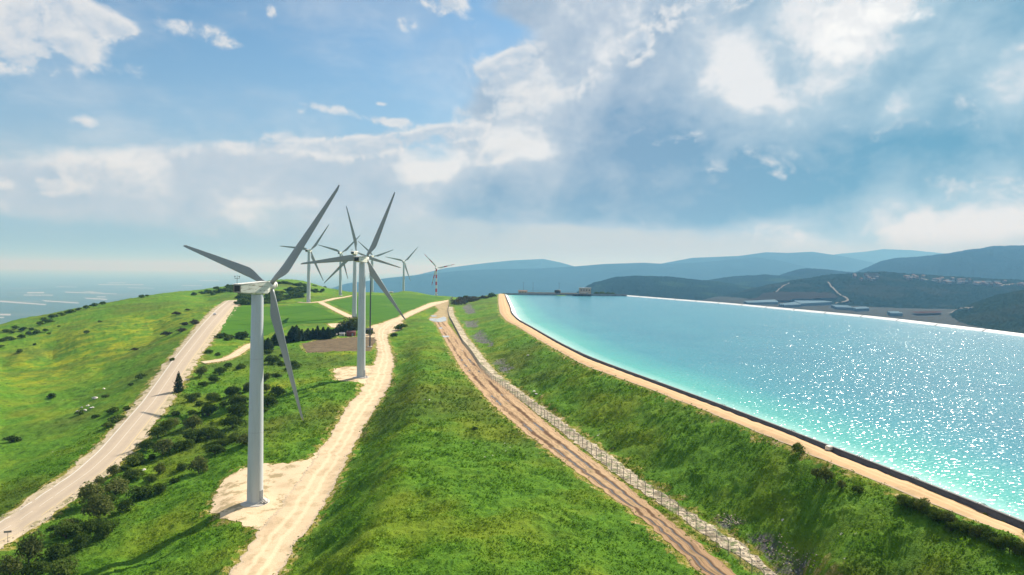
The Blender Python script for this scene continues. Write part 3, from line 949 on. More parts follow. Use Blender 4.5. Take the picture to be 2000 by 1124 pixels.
p = principled(nt, out, nt.mix(pud, c, (0.10, 0.08, 0.06)), 0.8, 0.12, nrm)
nt.t.links.new(nt.math('ADD', 0.08, nt.math('MULTIPLY', pud, 0.5)), p.inputs['Specular IOR Level'])
nt.t.links.new(rough, p.inputs['Roughness'])
M_MUD = m
ribbon('muddy_track', *RIB['muddy_track'], M_MUD, 0.10, 16)
M_MUDPAD = gravel('damp_mud', (0.42, 0.31, 0.18), (0.30, 0.22, 0.10), (0.20, 0.17, 0.06), False)
sheet('mud_clearing', AREA['mud_clearing'], M_MUDPAD, 0.07, 2.5)

# limestone rubble strip under the fence
m, nt, out = material('limestone_rubble')
P = nt.pos()
vo = nt.n('ShaderNodeTexVoronoi', {'Vector': P, 'Scale': 0.9, 'Randomness': 1.0}, feature='F1')
c = nt.mix(nt.noise(P, 0.7, 5.0, 0.65), (0.62, 0.52, 0.38), (0.40, 0.32, 0.22))
c = nt.mix(nt.math('MULTIPLY', nt.maprange(vo.outputs['Distance'], 0.55, 0.85), 0.7), c, (0.15, 0.12, 0.07))
c = nt.mix(nt.math('MULTIPLY', nt.maprange(nt.noise(P, 0.28, 4.0, 0.6), 0.50, 0.60), 0.75), c, (0.16, 0.125, 0.075))
gr = nt.math('MULTIPLY', nt.maprange(nt.noise(P, 0.5, 5.0, 0.65), 0.52, 0.60), 0.85)
c = nt.mix(gr, c, (0.10, 0.14, 0.03))
principled(nt, out, c, 0.9, 0.15, nt.bump(nt.math('SUBTRACT', 1.0, vo.outputs['Distance']), 1.0, 0.4))
M_RUBBLE = m
ribbon('rocky_strip', *RIB['rocky_strip'], M_RUBBLE, 0.12, 8)

# crop fields
m, nt, out = material('young_crop')
P = nt.pos()
pr = nt.vmath('MULTIPLY', nt.n('ShaderNodeVectorRotate', {'Vector': P, 'Angle': math.radians(14)}, rotation_type='Z_AXIS').outputs[0], (1, 0.03, 0))
rows = nt.noise(pr, 0.35, 3.0, 0.6)
c = nt.mix(nt.noise(P, 0.03, 4.0, 0.6), (0.036, 0.108, 0.006), (0.062, 0.150, 0.008))
c = nt.mix(nt.math('MULTIPLY', nt.maprange(rows, 0.5, 0.7), 0.35), c, (0.080, 0.175, 0.022))
tram = nt.n('ShaderNodeTexWave', {'Vector': pr, 'Scale': 0.012, 'Distortion': 1.5, 'Detail': 1.0, 'Detail Scale': 0.3}, wave_type='BANDS', bands_direction='X').outputs['Fac']
c = nt.mix(nt.math('MULTIPLY', nt.maprange(tram, 0.985, 0.999), 0.5), c, (0.022, 0.070, 0.010))
c = nt.mix(nt.math('MULTIPLY', nt.maprange(nt.noise(P, 0.012, 3.0), 0.55, 0.72), 0.5), c, (0.115, 0.190, 0.022))
principled(nt, out, c, 0.9, 0.05, nt.bump(nt.noise(P, 1.5, 4.0, 0.6), 0.6, 0.25))
M_CROP = m
sheet('crop_field', AREA['west_field'], M_CROP, 0.10, 8.0)
sheet('crop_field', AREA['east_field'], M_CROP, 0.10, 8.0)
m, nt, out = material('ploughed_earth')
P = nt.pos()
c = nt.ramp(nt.noise(P, 0.25, 6.0, 0.65), [(0.3, (0.085, 0.062, 0.036)), (0.55, (0.15, 0.11, 0.062)), (0.75, (0.20, 0.155, 0.085))])
principled(nt, out, c, 0.95, 0.1, nt.bump(nt.noise(P, 0.9, 5.0, 0.65), 1.0, 0.4))
sheet('ploughed_plot', AREA['ploughed_plot'], m, 0.10, 4.0)

# puddles
m, nt, out = material('puddle_water')
principled(nt, out, (0.46, 0.45, 0.42), 0.12, 0.5, nt.bump(nt.noise(nt.pos(), 2.0, 2.0), 0.1, 0.01))  # pale grey base colour stands in for clouds mirrored in the water
M_PUDDLE = m
def puddle(px, seed, lift=0.02):
    W_ = ragged(resample(hits(px + px[:1]), 0.6), 0.35, 3, seed)[:-1]
    z = np.median(ground(W_[:, 0], W_[:, 1]))
    sheet('puddle', W_, M_PUDDLE, 0.17 + lift, 2.0)
puddle([(836, 625), (842, 622.5), (856, 623), (867, 619), (872, 622), (871, 628), (860, 630), (848, 629)], 81)
puddle([(840, 617), (850, 616.5), (855, 618.5), (846, 620)], 82)
puddle([(863, 656.8), (876, 656.6), (878, 659), (866, 660)], 83)
puddle([(857, 641), (863, 640.5), (864, 642.5), (858, 643)], 84)

# ------------------------------------------------------------------ reservoir
Z_CREST, Z_WATER = HC - D_CREST, HC - D_WATER


def offset_line(W_, d):
    t = np.gradient(W_[:, :2], axis=0)
    t /= np.linalg.norm(t, axis=1)[:, None] + 1e-9
    o = W_.copy()
    o[:, 0] += t[:, 1] * d
    o[:, 1] -= t[:, 0] * d
    return o


shore = resample(RIB['crest_road'][1], 2.5)          # runs away from the camera along the road's water side
shore = smooth_line(shore, 120)
back = np.array([[shore[-1, 0], 1000.0], [FD[0, 0], 1008.0]])
far_line = resample(FD, 6.0)
far_in = offset_line(far_line, 5.0)                  # runs towards the camera; +offset is the water side
if np.abs(far_in[5, 0]) > np.abs(far_line[5, 0]): far_in = offset_line(far_line, -5.0)
near_w = offset_line(shore, 3.6)
near_w = near_w[near_w[:, 1] < 992]
outline = np.vstack([near_w[:, :2], [[near_w[-1, 0] + 3, 999.5], [FD[0, 0] - 6, 1007.5]], far_in[4:, :2]])

m, nt, out = material('reservoir_water')
P = nt.pos()
sd = nt.attr('shore')
swell = nt.noise(P, 0.035, 3.0, 0.5)
c = nt.ramp(nt.math('DIVIDE', sd, 60.0), [(0.0, (0.55, 0.68, 0.60)), (0.05, (0.34, 0.60, 0.50)), (0.16, (0.090, 0.40, 0.33)), (0.50, (0.045, 0.245, 0.280)), (1.0, (0.040, 0.205, 0.255))])
c = nt.mix(nt.maprange(swell, 0.3, 0.7), c, nt.mix(1.0, c, (0.82, 0.90, 0.95), 'MULTIPLY'))
Pw = nt.n('ShaderNodeVectorRotate', {'Vector': P, 'Angle': math.radians(-28)}, rotation_type='Z_AXIS').outputs[0]
Pw = nt.vmath('MULTIPLY', Pw, (0.55, 1.0, 1.0))
w1 = nt.noise(Pw, 1.45, 0.0, 0.5, 0.5)
w2 = nt.noise(Pw, 1.25, 3.0, 0.6, 0.3)
w3 = nt.noise(P, 0.13, 2.0, 0.5)
hgt = nt.math('ADD', nt.math('MULTIPLY', w1, 0.75), nt.math('MULTIPLY', w2, 0.20))
nrm = nt.bump(hgt, 1.0, 0.305)
p = principled(nt, out, c, 0.185, 0.28, nrm)
p.inputs['IOR'].default_value = 1.33
M_WATER = m

# fan-shaped lattice inside the outline, so that near water is finer
vs = [Vector(q) for q in resample(np.vstack([outline, outline[:1]]), 4.0)[:-1]]
nb = len(vs)
poly = np.array([tuple(q) for q in vs])
cand = []
for y in np.geomspace(46, 1005, 90):
    for s_ in np.arange(-0.05, 1.2, 0.011): cand.append((s_ * y, y))
cand = np.array(cand)


def inside(P_, poly):
    x, y = P_[:, 0], P_[:, 1]
    ins = np.zeros(len(x), bool)
    dd = np.full(len(x), 1e12)
    for (ax, ay), (bx, by) in zip(poly, np.roll(poly, -1, 0)):
        c = (ay > y) != (by > y)
        ins ^= c & (x < (bx - ax) * (y - ay) / ((by - ay) if by != ay else 1e-9) + ax)
        ex, ey = bx - ax, by - ay
        t = np.clip(((x - ax) * ex + (y - ay) * ey) / (ex * ex + ey * ey + 1e-9), 0, 1)
        dd = np.minimum(dd, (x - ax - t * ex) ** 2 + (y - ay - t * ey) ** 2)
    return ins, np.sqrt(dd)


ins, dd = inside(cand, poly)
cand = cand[ins & (dd > 1.5)]
extra = []
for off in (1.5, 3.5, 6, 10, 16, 24):
    extra.append(offset_line(near_w[::2], off)[:, :2])
extra = np.vstack(extra)
i2, d2 = inside(extra, poly)
cand = np.vstack([cand, extra[i2 & (d2 > 1.0)]])
v, e, f, *_ = delaunay_2d_cdt(vs + [Vector(q) for q in cand], [(i, (i + 1) % nb) for i in range(nb)], [list(range(nb))], 1, 1e-4)
v = np.array([tuple(q) for q in v])
sdist = np.full(len(v), 1e9)
nl = near_w[:, :2]
for k in range(0, len(v), 4000):
    sdist[k:k + 4000] = np.sqrt(((v[k:k + 4000, None] - nl[None]) ** 2).sum(-1)).min(1)
me = bpy.data.meshes.new('reservoir_water')
me.from_pydata(np.c_[v, np.full(len(v), Z_WATER)].tolist(), [], [tuple(q) for q in f])
if me.polygons[0].normal.z < 0: me.flip_normals()
set_attr(me, 'shore', sdist)
tag(link('reservoir_water', me, M_WATER, smooth=True), kind='structure')

M_LINER = simple('pale_liner', (0.80, 0.82, 0.80), 0.45, 0.5, 0.06, 0.4)
M_DARKCON = simple('dark_concrete', (0.115, 0.112, 0.115), 0.85, 0.2, 0.5, 0.5, bump=0.03)
M_GREYCON = simple('grey_concrete', (0.20, 0.215, 0.23), 0.85, 0.2, 0.15, 0.3)
M_WHITECON = simple('white_concrete', (0.82, 0.81, 0.78), 0.6, 0.4, 0.06, 0.3)
# sloping liner on the near shore, down under the water
l0, l1 = offset_line(shore, 0.75), offset_line(shore, 8.0)
V = np.stack([np.c_[l0[:, :2], np.full(len(l0), Z_CREST - 0.15)], np.c_[l1[:, :2], np.full(len(l1), Z_CREST - 3.6)]], 1)
me = np_mesh('shore_liner', V.reshape(-1, 3), grid_faces(len(V), 2))
tag(link('shore_liner', me, M_LINER), kind='structure')


def wall_strip(name, line, w, z0, z1, mat, parent=None, joints=None):
    """a low wall of width w following a line"""
    a, b = line, offset_line(line, w)
    n = len(a)
    V = np.stack([np.c_[a[:, :2], np.full(n, z0)], np.c_[a[:, :2], np.full(n, z1)], np.c_[b[:, :2], np.full(n, z1)], np.c_[b[:, :2], np.full(n, z0)]], 1).reshape(-1, 3)
    F = []
    for i in range(n - 1):
        for k in range(3):
            F.append((i * 4 + k, (i + 1) * 4 + k, (i + 1) * 4 + k + 1, i * 4 + k + 1))
    F += [(0, 1, 2, 3), tuple((n - 1) * 4 + k for k in (3, 2, 1, 0))]
    me = np_mesh(name, V, F)
    bm = bmesh.new(); bm.from_mesh(me); bmesh.ops.recalc_face_normals(bm, faces=bm.faces); bm.to_mesh(me); bm.free()
    return link(name, me, mat, parent)


pw = empty('parapet_wall', (shore[8, 0], shore[8, 1], Z_CREST))
tag(pw, 'long low dark concrete wall between the sandy crest road and the turquoise water', 'wall')
keep = pw.location.copy(); pw.location = (0, 0, 0)
wall_strip('wall_face', offset_line(shore, 0.05), 0.5, Z_CREST - 0.5, Z_CREST + 0.62, M_DARKCON, pw)
wall_strip('coping', offset_line(shore, -0.02), 0.64, Z_CREST + 0.625, Z_CREST + 0.70, simple('parapet_coping', (0.15, 0.145, 0.14), 0.8, 0.25, 0.2, 0.6), pw)

# wall across the far end
mb = MB()
x0, x1 = shore[-1, 0] - 3, FD[0, 0]
fe = empty('end_wall', ((x0 + x1) / 2, 1001, Z_CREST))
tag(fe, 'grey blue shaded retaining wall along the far end of the reservoir', 'wall')
def at_root(root, P_): return Vector(P_) - root.location
mb.add([at_root(fe, q) for q in [(x0, 996, Z_CREST - 6), (x1, 1004, Z_CREST - 6), (x1, 1006, Z_CREST + 0.9), (x0, 998, Z_CREST + 0.9), (x0, 999.5, Z_CREST + 0.9), (x1, 1007.5, Z_CREST + 0.9), (x1, 1007.5, Z_CREST - 6), (x0, 999.5, Z_CREST - 6)]],
       [(0, 1, 2, 3), (3, 2, 5, 4), (4, 5, 6, 7), (1, 6, 5, 2), (0, 3, 4, 7)])
mb.build('wall_face', M_GREYCON, fe)
mb = MB()
for k in range(16):
    xk = x0 + (x1 - x0) * (k + .5) / 16
    yk = 996 + 8 * (k + .5) / 16
    mb.box(at_root(fe, (xk, yk + 0.9, Z_CREST - 0.9)), (0.7, 1.2, 3.4))
mb.build('buttress', simple('buttress_grey', (0.17, 0.18, 0.19), 0.9, 0.2), fe)['kind'] = 'stuff'

# pale far dam wall in long slabs with dark joints
fw = empty('dam_wall', (FD[20, 0], FD[20, 1], Z_CREST))
tag(fw, 'long white concrete lip of the far dam, in slabs split by dark joints', 'wall')
L = np.r_[0, np.cumsum(np.linalg.norm(np.diff(far_line[:, :2], axis=0), axis=1))]
inn = 1 if np.abs(offset_line(far_line, 5.0)[5, 0]) < np.abs(far_line[5, 0]) else -1
def at_len(q, line): return np.array([np.interp(q, L, line[:, k]) for k in (0, 1)])
la, lb, lc = far_line, offset_line(far_line, inn * 1.4), offset_line(far_line, inn * 4.0)
q = 0.0
slabs, jnt = MB(), MB()
while q < L[-1] - 50:
    e = min(q + 46, L[-1])
    P_ = []
    for t_ in (q + 0.7, e - 0.7):
        for ln, z in ((la, Z_CREST - 0.55), (lb, Z_CREST - 0.55), (lc, Z_WATER - 0.1), (la, Z_CREST - 1.6)):
            xy = at_len(t_, ln)
            P_.append(at_root(fw, (xy[0], xy[1], z)))
    slabs.add(P_, [(0, 1, 5, 4), (1, 2, 6, 5), (3, 0, 4, 7), (0, 3, 2, 1), (4, 5, 6, 7)])
    q = e
for i in range(len(la) - 1):
    P_ = [at_root(fw, (ln[j, 0], ln[j, 1], z)) for j in (i, i + 1) for ln, z in ((la, Z_CREST - 0.75), (lb, Z_CREST - 0.75), (lc, Z_WATER - 0.3), (la, Z_CREST - 1.7))]
    jnt.add(P_, [(0, 1, 5, 4), (1, 2, 6, 5), (3, 0, 4, 7)])
for mbx, nm, mt in ((slabs, 'slab', M_WHITECON), (jnt, 'joint', M_DARKCON)):
    o = mbx.build(nm, mt, fw)
    bm = bmesh.new(); bm.from_mesh(o.data); bmesh.ops.recalc_face_normals(bm, faces=bm.faces); bm.to_mesh(o.data); bm.free()
    if nm == 'slab': o['kind'] = 'stuff'

# steel ladders over the parapet into the water
M_STEEL = simple('dark_steel', (0.09, 0.09, 0.095), 0.5, 0.5, 0.1, 3.0, 0.6)
lad = None
for i, (u, v) in enumerate([(1673, 891), (1779, 932), (1893, 977), (1111, 676), (1134, 686), (1300, 742), (1420, 788), (1545, 838)]):
    x, y, z = at_drop(u, v, D_CREST - 0.95)
    k = int(np.argmin(np.hypot(shore[:, 0] - x, shore[:, 1] - y)))
    t_ = shore[min(k + 1, len(shore) - 1)] - shore[k - 1]
    a = math.atan2(t_[1], t_[0])
    if lad is None:
        lad = empty('ladder', (0, 0, 0))
        r = MB()
        for sx_ in (-0.3, 0.3):
            r.tube((sx_, -0.1, 0.5), (sx_, -0.9, 0.55), 0.045, n=6)
            r.tube((sx_, -0.9, 0.55), (sx_, -4.6, -2.2), 0.045, n=6)
            r.tube((sx_, -0.1, 0.5), (sx_, -0.1, -0.1), 0.045, n=6)
        r.build('rail', M_STEEL, lad)
        for j in range(10):
            g = MB(); g.tube((-0.3, -1.0 - 0.36 * j, 0.45 - 0.27 * j), (0.3, -1.0 - 0.36 * j, 0.45 - 0.27 * j), 0.03, n=5)
            g.build('rung', M_STEEL, lad)
        o = lad
    else: o = copy_tree(lad)
    o.scale = (0.9, 0.6, 0.55)
    o.location = (shore[k, 0], shore[k, 1], Z_CREST + 0.62)
    o.rotation_euler = (0, 0, a)
    tag(o, 'small dark steel ladder over the parapet down into the reservoir', 'ladder', 'ladders along the reservoir parapet')

# ------------------------------------------------------------------ far country
RIDGES = []


def ridge(name, sky_pts, Y0, F, z0, mat, ds, rows, back=600.0, shape=1.0, lumps=0.0, lump_size=15.0, rough=0.10, seed=0, tail=0.02, name2='hill'):
    pts = []
    for p in sky_pts:
        Y = p[2] if len(p) > 2 else Y0
        pts.append(at_depth(p[0], p[1], Y))
    pts = np.array(pts)
    ss = pts[:, 0] / pts[:, 1]

    def height(x, y):
        s_ = x / y
        Yr = np.interp(s_, ss, pts[:, 1])
        Zr = np.interp(s_, ss, pts[:, 2])
        endf = sstep(ss[0] - tail, ss[0], s_) * sstep(ss[-1] + tail, ss[-1], s_)
        Zr = z0 - 40 + (Zr - z0 + 40) * endf
        t = np.clip((y - (Yr - F)) / F, 0, 1)
        prof = (t * t * (3 - 2 * t)) * 0.6 + t ** shape * 0.4
        n = fbm(x / (F * 0.28), y / (F * 0.28), 4, seed)
        k = prof * (1 + rough * n * 4 * (1 - t) * t)
        over = np.clip((y - Yr) / back, 0, 1)
        z = z0 - 40 + (Zr - z0 + 40) * k - over * over * (np.maximum(Zr - z0, 0) + 60)
        if lumps: z = z + lumps * (1 - np.abs(perlin(x / lump_size, y / lump_size, seed + 3)) * 1.8) * sstep(0.0, 0.1, t) * endf + lumps * 0.6 * perlin(x / (lump_size * 3), y / (lump_size * 3), seed + 5) * sstep(0.0, 0.1, t) * endf
        return z
    S_ = np.arange(ss[0] - tail, ss[-1] + tail + ds, ds)
    T_ = np.concatenate([np.linspace(0, 1, rows), 1 + np.linspace(0, 1, 8)[1:] * back / F])
    Yr = np.interp(S_, ss, pts[:, 1])
    Yg = (Yr[None] - F) + T_[:, None] * F
    Xg = S_[None] * Yg
    Zg = height(Xg, Yg)
    me = np_mesh(name2, np.stack([Xg, Yg, Zg], -1).reshape(-1, 3), grid_faces(*Xg.shape))
    tag(link(name2, me, mat, smooth=True), kind='structure')
    lo, hi = ss[0] - tail, ss[-1] + tail
    y0, y1 = pts[:, 1].min() - F, pts[:, 1].max() + back

    def zf(x, y):
        x, y = np.asarray(x, float), np.asarray(y, float)
        z = height(x, y)
        return np.where((x / y > lo) & (x / y < hi) & (y > y0) & (y < y1), z, -1e4)
    RIDGES.append(zf)


def woods(name, c0, c1, c2, sc, clear=None, big=0.004):
    m, nt, out = material(name)
    P = nt.pos()
    f = nt.noise(P, sc, 4.0, 0.65)
    c = nt.ramp(f, [(0.32, c0), (0.52, c1), (0.72, c2)])
    if clear:
        c = nt.mix(nt.math('MULTIPLY', nt.maprange(nt.noise(P, big, 4.0, 0.55), 0.52, 0.62), 0.8), c, clear)
    principled(nt, out, c, 0.95, 0.0)
    return m


M_HILL_NEAR = woods('scrub_slope', (0.006, 0.013, 0.007), (0.012, 0.023, 0.010), (0.030, 0.038, 0.017), 0.11, (0.024, 0.030, 0.015), 0.006)  # near, town and mid hill greens darkened to stand in for cloud shadow
M_HILL_TOWN = woods('wooded_slope', (0.005, 0.011, 0.006), (0.010, 0.019, 0.009), (0.024, 0.030, 0.014), 0.07, (0.024, 0.027, 0.015), 0.005)
M_HILL_MID = woods('wooded_hill', (0.005, 0.010, 0.005), (0.009, 0.016, 0.008), (0.016, 0.024, 0.010), 0.05, (0.024, 0.042, 0.013), 0.003)
M_HILL_FAR = woods('distant_hill', (0.007, 0.011, 0.007), (0.010, 0.015, 0.009), (0.016, 0.020, 0.011), 0.012)
VF = HC - 112
ridge('near_hill', [(1760, 664), (1800, 648), (1850, 618), (1900, 594), (1950, 578), (2000, 568), (2100, 556), (2300, 545)], 1900, 800, VF, M_HILL_NEAR, 0.0009, 130, 500, lumps=4.0, lump_size=13.0, seed=11, tail=0.04)
ridge('town_hill', [(1400, 583), (1450, 570), (1500, 558), (1560, 547), (1620, 538.5), (1680, 533), (1720, 532.5), (1765, 535), (1850, 541), (1920, 545), (2000, 548), (2150, 552), (2400, 556)], 3000, 1150, VF + 4, M_HILL_TOWN, 0.0009, 150, 900, lumps=5.0, lump_size=18.0, seed=12, tail=0.03)
ridge('dark_hill', [(1100, 592), (1135, 567), (1160, 553), (1200, 543), (1250, 539.5), (1300, 541.5), (1340, 545.5), (1400, 551), (1460, 560), (1540, 575)], 3700, 1500, VF - 60, M_HILL_MID, 0.0009, 120, 900, lumps=5.0, lump_size=20.0, seed=13, tail=0.03)
ridge('second_hill', [(1300, 562), (1380, 549), (1430, 541), (1490, 537.5), (1540, 540), (1600, 548), (1660, 556)], 4600, 1500, VF - 40, M_HILL_MID, 0.001, 80, 900, lumps=5.0, lump_size=24.0, seed=14, tail=0.05)
ridge('blue_hill', [(1460, 556), (1515, 541), (1555, 528), (1575, 524.5), (1610, 527), (1680, 534), (1760, 545)], 5000, 1500, VF - 40, M_HILL_FAR, 0.0012, 70, 1500, lumps=4.0, lump_size=30.0, seed=15, tail=0.05)
ridge('east_ridge', [(1600, 552), (1650, 540), (1690, 525), (1720, 511), (1750, 505.5), (1800, 502), (1850, 496), (1900, 488), (1940, 482), (2000, 480), (2100, 478), (2400, 486)], 5600, 2000, VF - 20, M_HILL_FAR, 0.0012, 90, 2500, lumps=6.0, lump_size=40.0, seed=16, tail=0.05)
ridge('long_ridge', [(700, 552), (760, 543), (830, 536), (900, 529), (960, 526), (1060, 524.5), (1120, 521), (1180, 516), (1257, 513.5), (1300, 516), (1380, 512), (1430, 507), (1478, 503.5), (1520, 509), (1560, 518), (1620, 532)], 9600, 2600, HC - 430, M_HILL_FAR, 0.002, 70, 3000, seed=17, tail=0.10, name2='mountain')
ridge('pale_ridge', [(1240, 532), (1293, 515), (1352, 504), (1442, 500.5), (1496, 493), (1540, 494.5), (1586, 492), (1653, 502), (1703, 513), (1760, 526)], 11000, 2600, HC - 430, M_HILL_FAR, 0.002, 60, 3000, seed=18, tail=0.05, name2='mountain')
ridge('palest_ridge', [(1560, 520), (1600, 503), (1640, 496), (1690, 492), (1725, 487), (1780, 489), (1842, 495), (1920, 508)], 13800, 2600, HC - 430, M_HILL_FAR, 0.002, 50, 3000, seed=19, tail=0.05, name2='mountain')
ridge('hazy_ridge', [(770, 546), (820, 536), (870, 524), (950, 514), (1000, 509), (1060, 506), (1095, 513), (1130, 523), (1200, 534)], 12500, 2600, HC - 430, M_HILL_FAR, 0.002, 60, 3000, seed=20, tail=0.06, name2='mountain')

# the plain far below: a patchwork of fields out to the horizon
m, nt, out = material('valley_plain')
P = nt.pos()
vo = nt.n('ShaderNodeTexVoronoi', {'Vector': nt.vmath('MULTIPLY', P, (0.0016, 0.0032, 0)), 'Scale': 1.0, 'Randomness': 0.9}, feature='F1', voronoi_dimensions='2D')
k = nt.n('ShaderNodeSeparateColor', {0: vo.outputs['Color']}).outputs[0]
c = nt.ramp(k, [(0.0, (0.055, 0.085, 0.050)), (0.3, (0.070, 0.105, 0.055)), (0.5, (0.10, 0.12, 0.075)), (0.7, (0.062, 0.092, 0.052)), (0.9, (0.13, 0.135, 0.095))], 'CONSTANT')
c = nt.mix(nt.noise(P, 0.002, 4.0), c, (0.06, 0.09, 0.06))
principled(nt, out, c, 0.9, 0.1)
ys = np.geomspace(900, 80000, 60)
xs = np.linspace(-1.5, 1.5, 40)
Xp, Yp = np.meshgrid(xs, ys); Xp = Xp * Yp
me = np_mesh('plain', np.stack([Xp, Yp, np.full_like(Xp, HC - 420)], -1).reshape(-1, 3), grid_faces(*Xp.shape))
tag(link('plain', me, m), kind='structure')
M_POND = simple('pale_fish_pond', (0.30, 0.31, 0.30), 0.8, 0.05, 0.08, 0.01)
for q in ([(53, 570.9), (86, 570.9), (86, 573.2), (53, 573.2)], [(47, 576), (103, 576.2), (104, 577.6), (46, 577.4)], [(-10, 586.6), (90, 594.4), (90, 596.4), (-10, 589.6)], [(80, 586.4), (154, 591.4), (153, 593.4), (88, 589.0)],
          [(127, 570), (228, 574), (228, 575), (127, 571.6)], [(158, 569.6), (178, 569.8), (205, 572.6), (180, 571.4)], [(163, 581.8), (210, 584.2), (209, 586.4), (170, 584)], [(190, 579.4), (207, 579.6), (206, 581.0), (188, 580.8)],
          [(-10, 613.2), (21, 613.4), (21, 616.6), (-10, 616.4)], [(43, 624.2), (74, 623.4), (72, 627), (68, 628.8)], [(-10, 634), (32, 633.4), (20, 637.2), (-10, 638.8)], [(192, 555.6), (280, 556), (280, 557.2), (192, 556.8)],
          [(211, 552.4), (246, 552.4), (246, 553.4), (211, 553.4)], [(388, 547.6), (428, 548), (428, 549), (390, 548.8)], [(355, 558), (394, 558), (394, 559), (355, 559)], [(864, 570.6), (920, 568.2), (922, 569.4), (866, 572)], [(-5, 619.5), (8, 619.5), (8, 621.5), (-5, 621.8)],
          [(250, 562), (300, 563), (300, 563.8), (250, 562.9)], [(110, 560), (150, 560.4), (150, 561.1), (110, 560.9)]):
    P_ = []
    for u, v in q:
        s_, t_ = ray(u, v)
        Y = 419.0 / t_
        P_.append((s_ * Y, Y, HC - 419.0))
    c_ = np.mean(P_, 0)
    me = bpy.data.meshes.new('fish_pond')
    me.from_pydata(P_, [], [(3, 2, 1, 0)])
    if me.polygons[0].normal.z < 0: me.flip_normals()
    tag(link('fish_pond', me, M_POND), kind='structure')


def farground(x, y):
    z = np.where(np.asarray(y) < 3250, ground(x, y), HC - 420.0)
    for zf in RIDGES: z = np.maximum(z, zf(x, y))
    return z


def hit_far(u, v, near=1040.0, far=9000.0):
    s, t = ray(u, v)
    Y = np.geomspace(near, far, 2500)
    gap = (HC - t * Y) - farground(s * Y, Y)
    k = int(np.argmax(gap < 0))
    if gap[k] >= 0: k = int(np.argmin(gap))
    y = Y[k]
    return float(s * y), float(y), float(farground(s * y, y))


def far_path(px, half, mat, lift=1.5):
    c = smooth_line(resample(np.array([hit_far(*p) for p in px]), 12.0), 2)
    a, b = offset_line(c, -half), offset_line(c, half)
    V = np.stack([a, b], 1)
    V[..., 2] = farground(V[..., 0], V[..., 1]) + lift
    V[..., 2] = np.maximum(V[..., 2], V[..., 2].mean(1, keepdims=True))
    tag(link('dirt_path', np_mesh('dirt_path', V.reshape(-1, 3), grid_faces(len(V), 2)), mat), kind='structure')


M_PALEPATH = simple('pale_track', (0.12, 0.11, 0.09), 0.9, 0.1, 0.15, 0.05)
far_path([(1541, 556.5), (1532, 560), (1524, 565), (1511, 573.5)], 3.5, M_PALEPATH, 6)
far_path([(1617, 554), (1624, 563), (1633, 573), (1645, 581), (1658, 589), (1650, 593), (1632, 596)], 3.2, M_PALEPATH, 6)
far_path([(1769, 541), (1785, 545), (1805, 549), (1828, 553), (1850, 554.5)], 3.5, M_PALEPATH, 7)
far_path([(1955, 561), (1972, 559), (1990, 558), (2020, 557)], 3.0, M_PALEPATH, 7)
far_path([(1850, 616), (1866, 609), (1885, 607), (1900, 604)], 2.5, M_PALEPATH, 6)


def far_sheet(name, px, mat, lift, step):
    P_ = resample(np.array([hit_far(*p)[:2] + (0,) for p in px + px[:1]]), step)[:-1]
    return sheet(name, P_, mat, lift, step, farground)


far_sheet('ploughed_field', [(1454, 590), (1490, 577), (1622, 577), (1640, 584), (1600, 587), (1550, 589)], simple('brown_field', (0.030, 0.024, 0.016), 0.95, 0.0, 0.2, 0.01), 7.0, 25.0)
far_sheet('ploughed_field', [(1780, 613), (1840, 612), (1838, 616), (1790, 617)], simple('red_brown_field', (0.06, 0.036, 0.028), 0.95, 0.0, 0.2, 0.01), 6.0, 25.0)
# ------------------------------------------------------------------ wind turbines
def painted(name, base, stain, amount, bands=None):
    m, nt, out = material(name)
    co = nt.objco()
    streak = nt.noise(nt.vmath('MULTIPLY', co, (1.6, 1.6, 0.12)), 1.0, 5.0, 0.65)
    c = nt.mix(nt.math('MULTIPLY', nt.maprange(streak, 0.50, 0.80), amount), base, stain)
    c = nt.mix(nt.math('MULTIPLY', nt.maprange(nt.noise(co, 0.25, 3.0), 0.4, 0.7), 0.18), c, tuple(x * 0.8 for x in base))
    if bands:
        z = nt.n('ShaderNodeSeparateXYZ', {0: co}).outputs[2]
        b = nt.math('FRACT', nt.math('DIVIDE', nt.math('ADD', z, bands[1]), bands[0]))
        c = nt.mix(nt.math('GREATER_THAN', b, 0.5), c, (0.55, 0.035, 0.025))
    principled(nt, out, c, 0.42, 0.4)
    return m


M_TOWER = painted('tower_paint', (0.50, 0.535, 0.545), (0.34, 0.35, 0.33), 0.45)
M_TOWER_RED = painted('banded_tower_paint', (0.62, 0.60, 0.58), (0.45, 0.42, 0.40), 0.3, (13.0, 1.5))
M_BLADE = painted('blade_paint', (0.30, 0.315, 0.305), (0.19, 0.20, 0.19), 0.4)
m, nt, out = material('banded_blade_paint')
co = nt.objco()
r_ = nt.n('ShaderNodeSeparateXYZ', {0: co}).outputs[0]
bnd = nt.math('MULTIPLY', nt.math('GREATER_THAN', r_, 12.0), nt.math('LESS_THAN', nt.math('FRACT', nt.math('DIVIDE', r_, 14.0)), 0.5))
principled(nt, out, nt.mix(bnd, (0.50, 0.49, 0.47), (0.50, 0.045, 0.035)), 0.45, 0.4)
M_BLADE_RED = m
m, nt, out = material('nacelle_shell')
co = nt.objco()
st = nt.noise(nt.vmath('MULTIPLY', co, (1.0, 0.45, 2.2)), 0.9, 6.0, 0.7)
c = nt.mix(nt.maprange(st, 0.50, 0.66), (0.72, 0.72, 0.62), (0.22, 0.19, 0.13))
c = nt.mix(nt.math('MULTIPLY', nt.maprange(nt.noise(co, 0.8, 4.0), 0.45, 0.7), 0.35), c, (0.50, 0.52, 0.40))
principled(nt, out, c, 0.55, 0.35)
M_NACELLE = m
M_HUB = simple('hub_paint', (0.74, 0.72, 0.65), 0.45, 0.4, 0.08, 1.0)
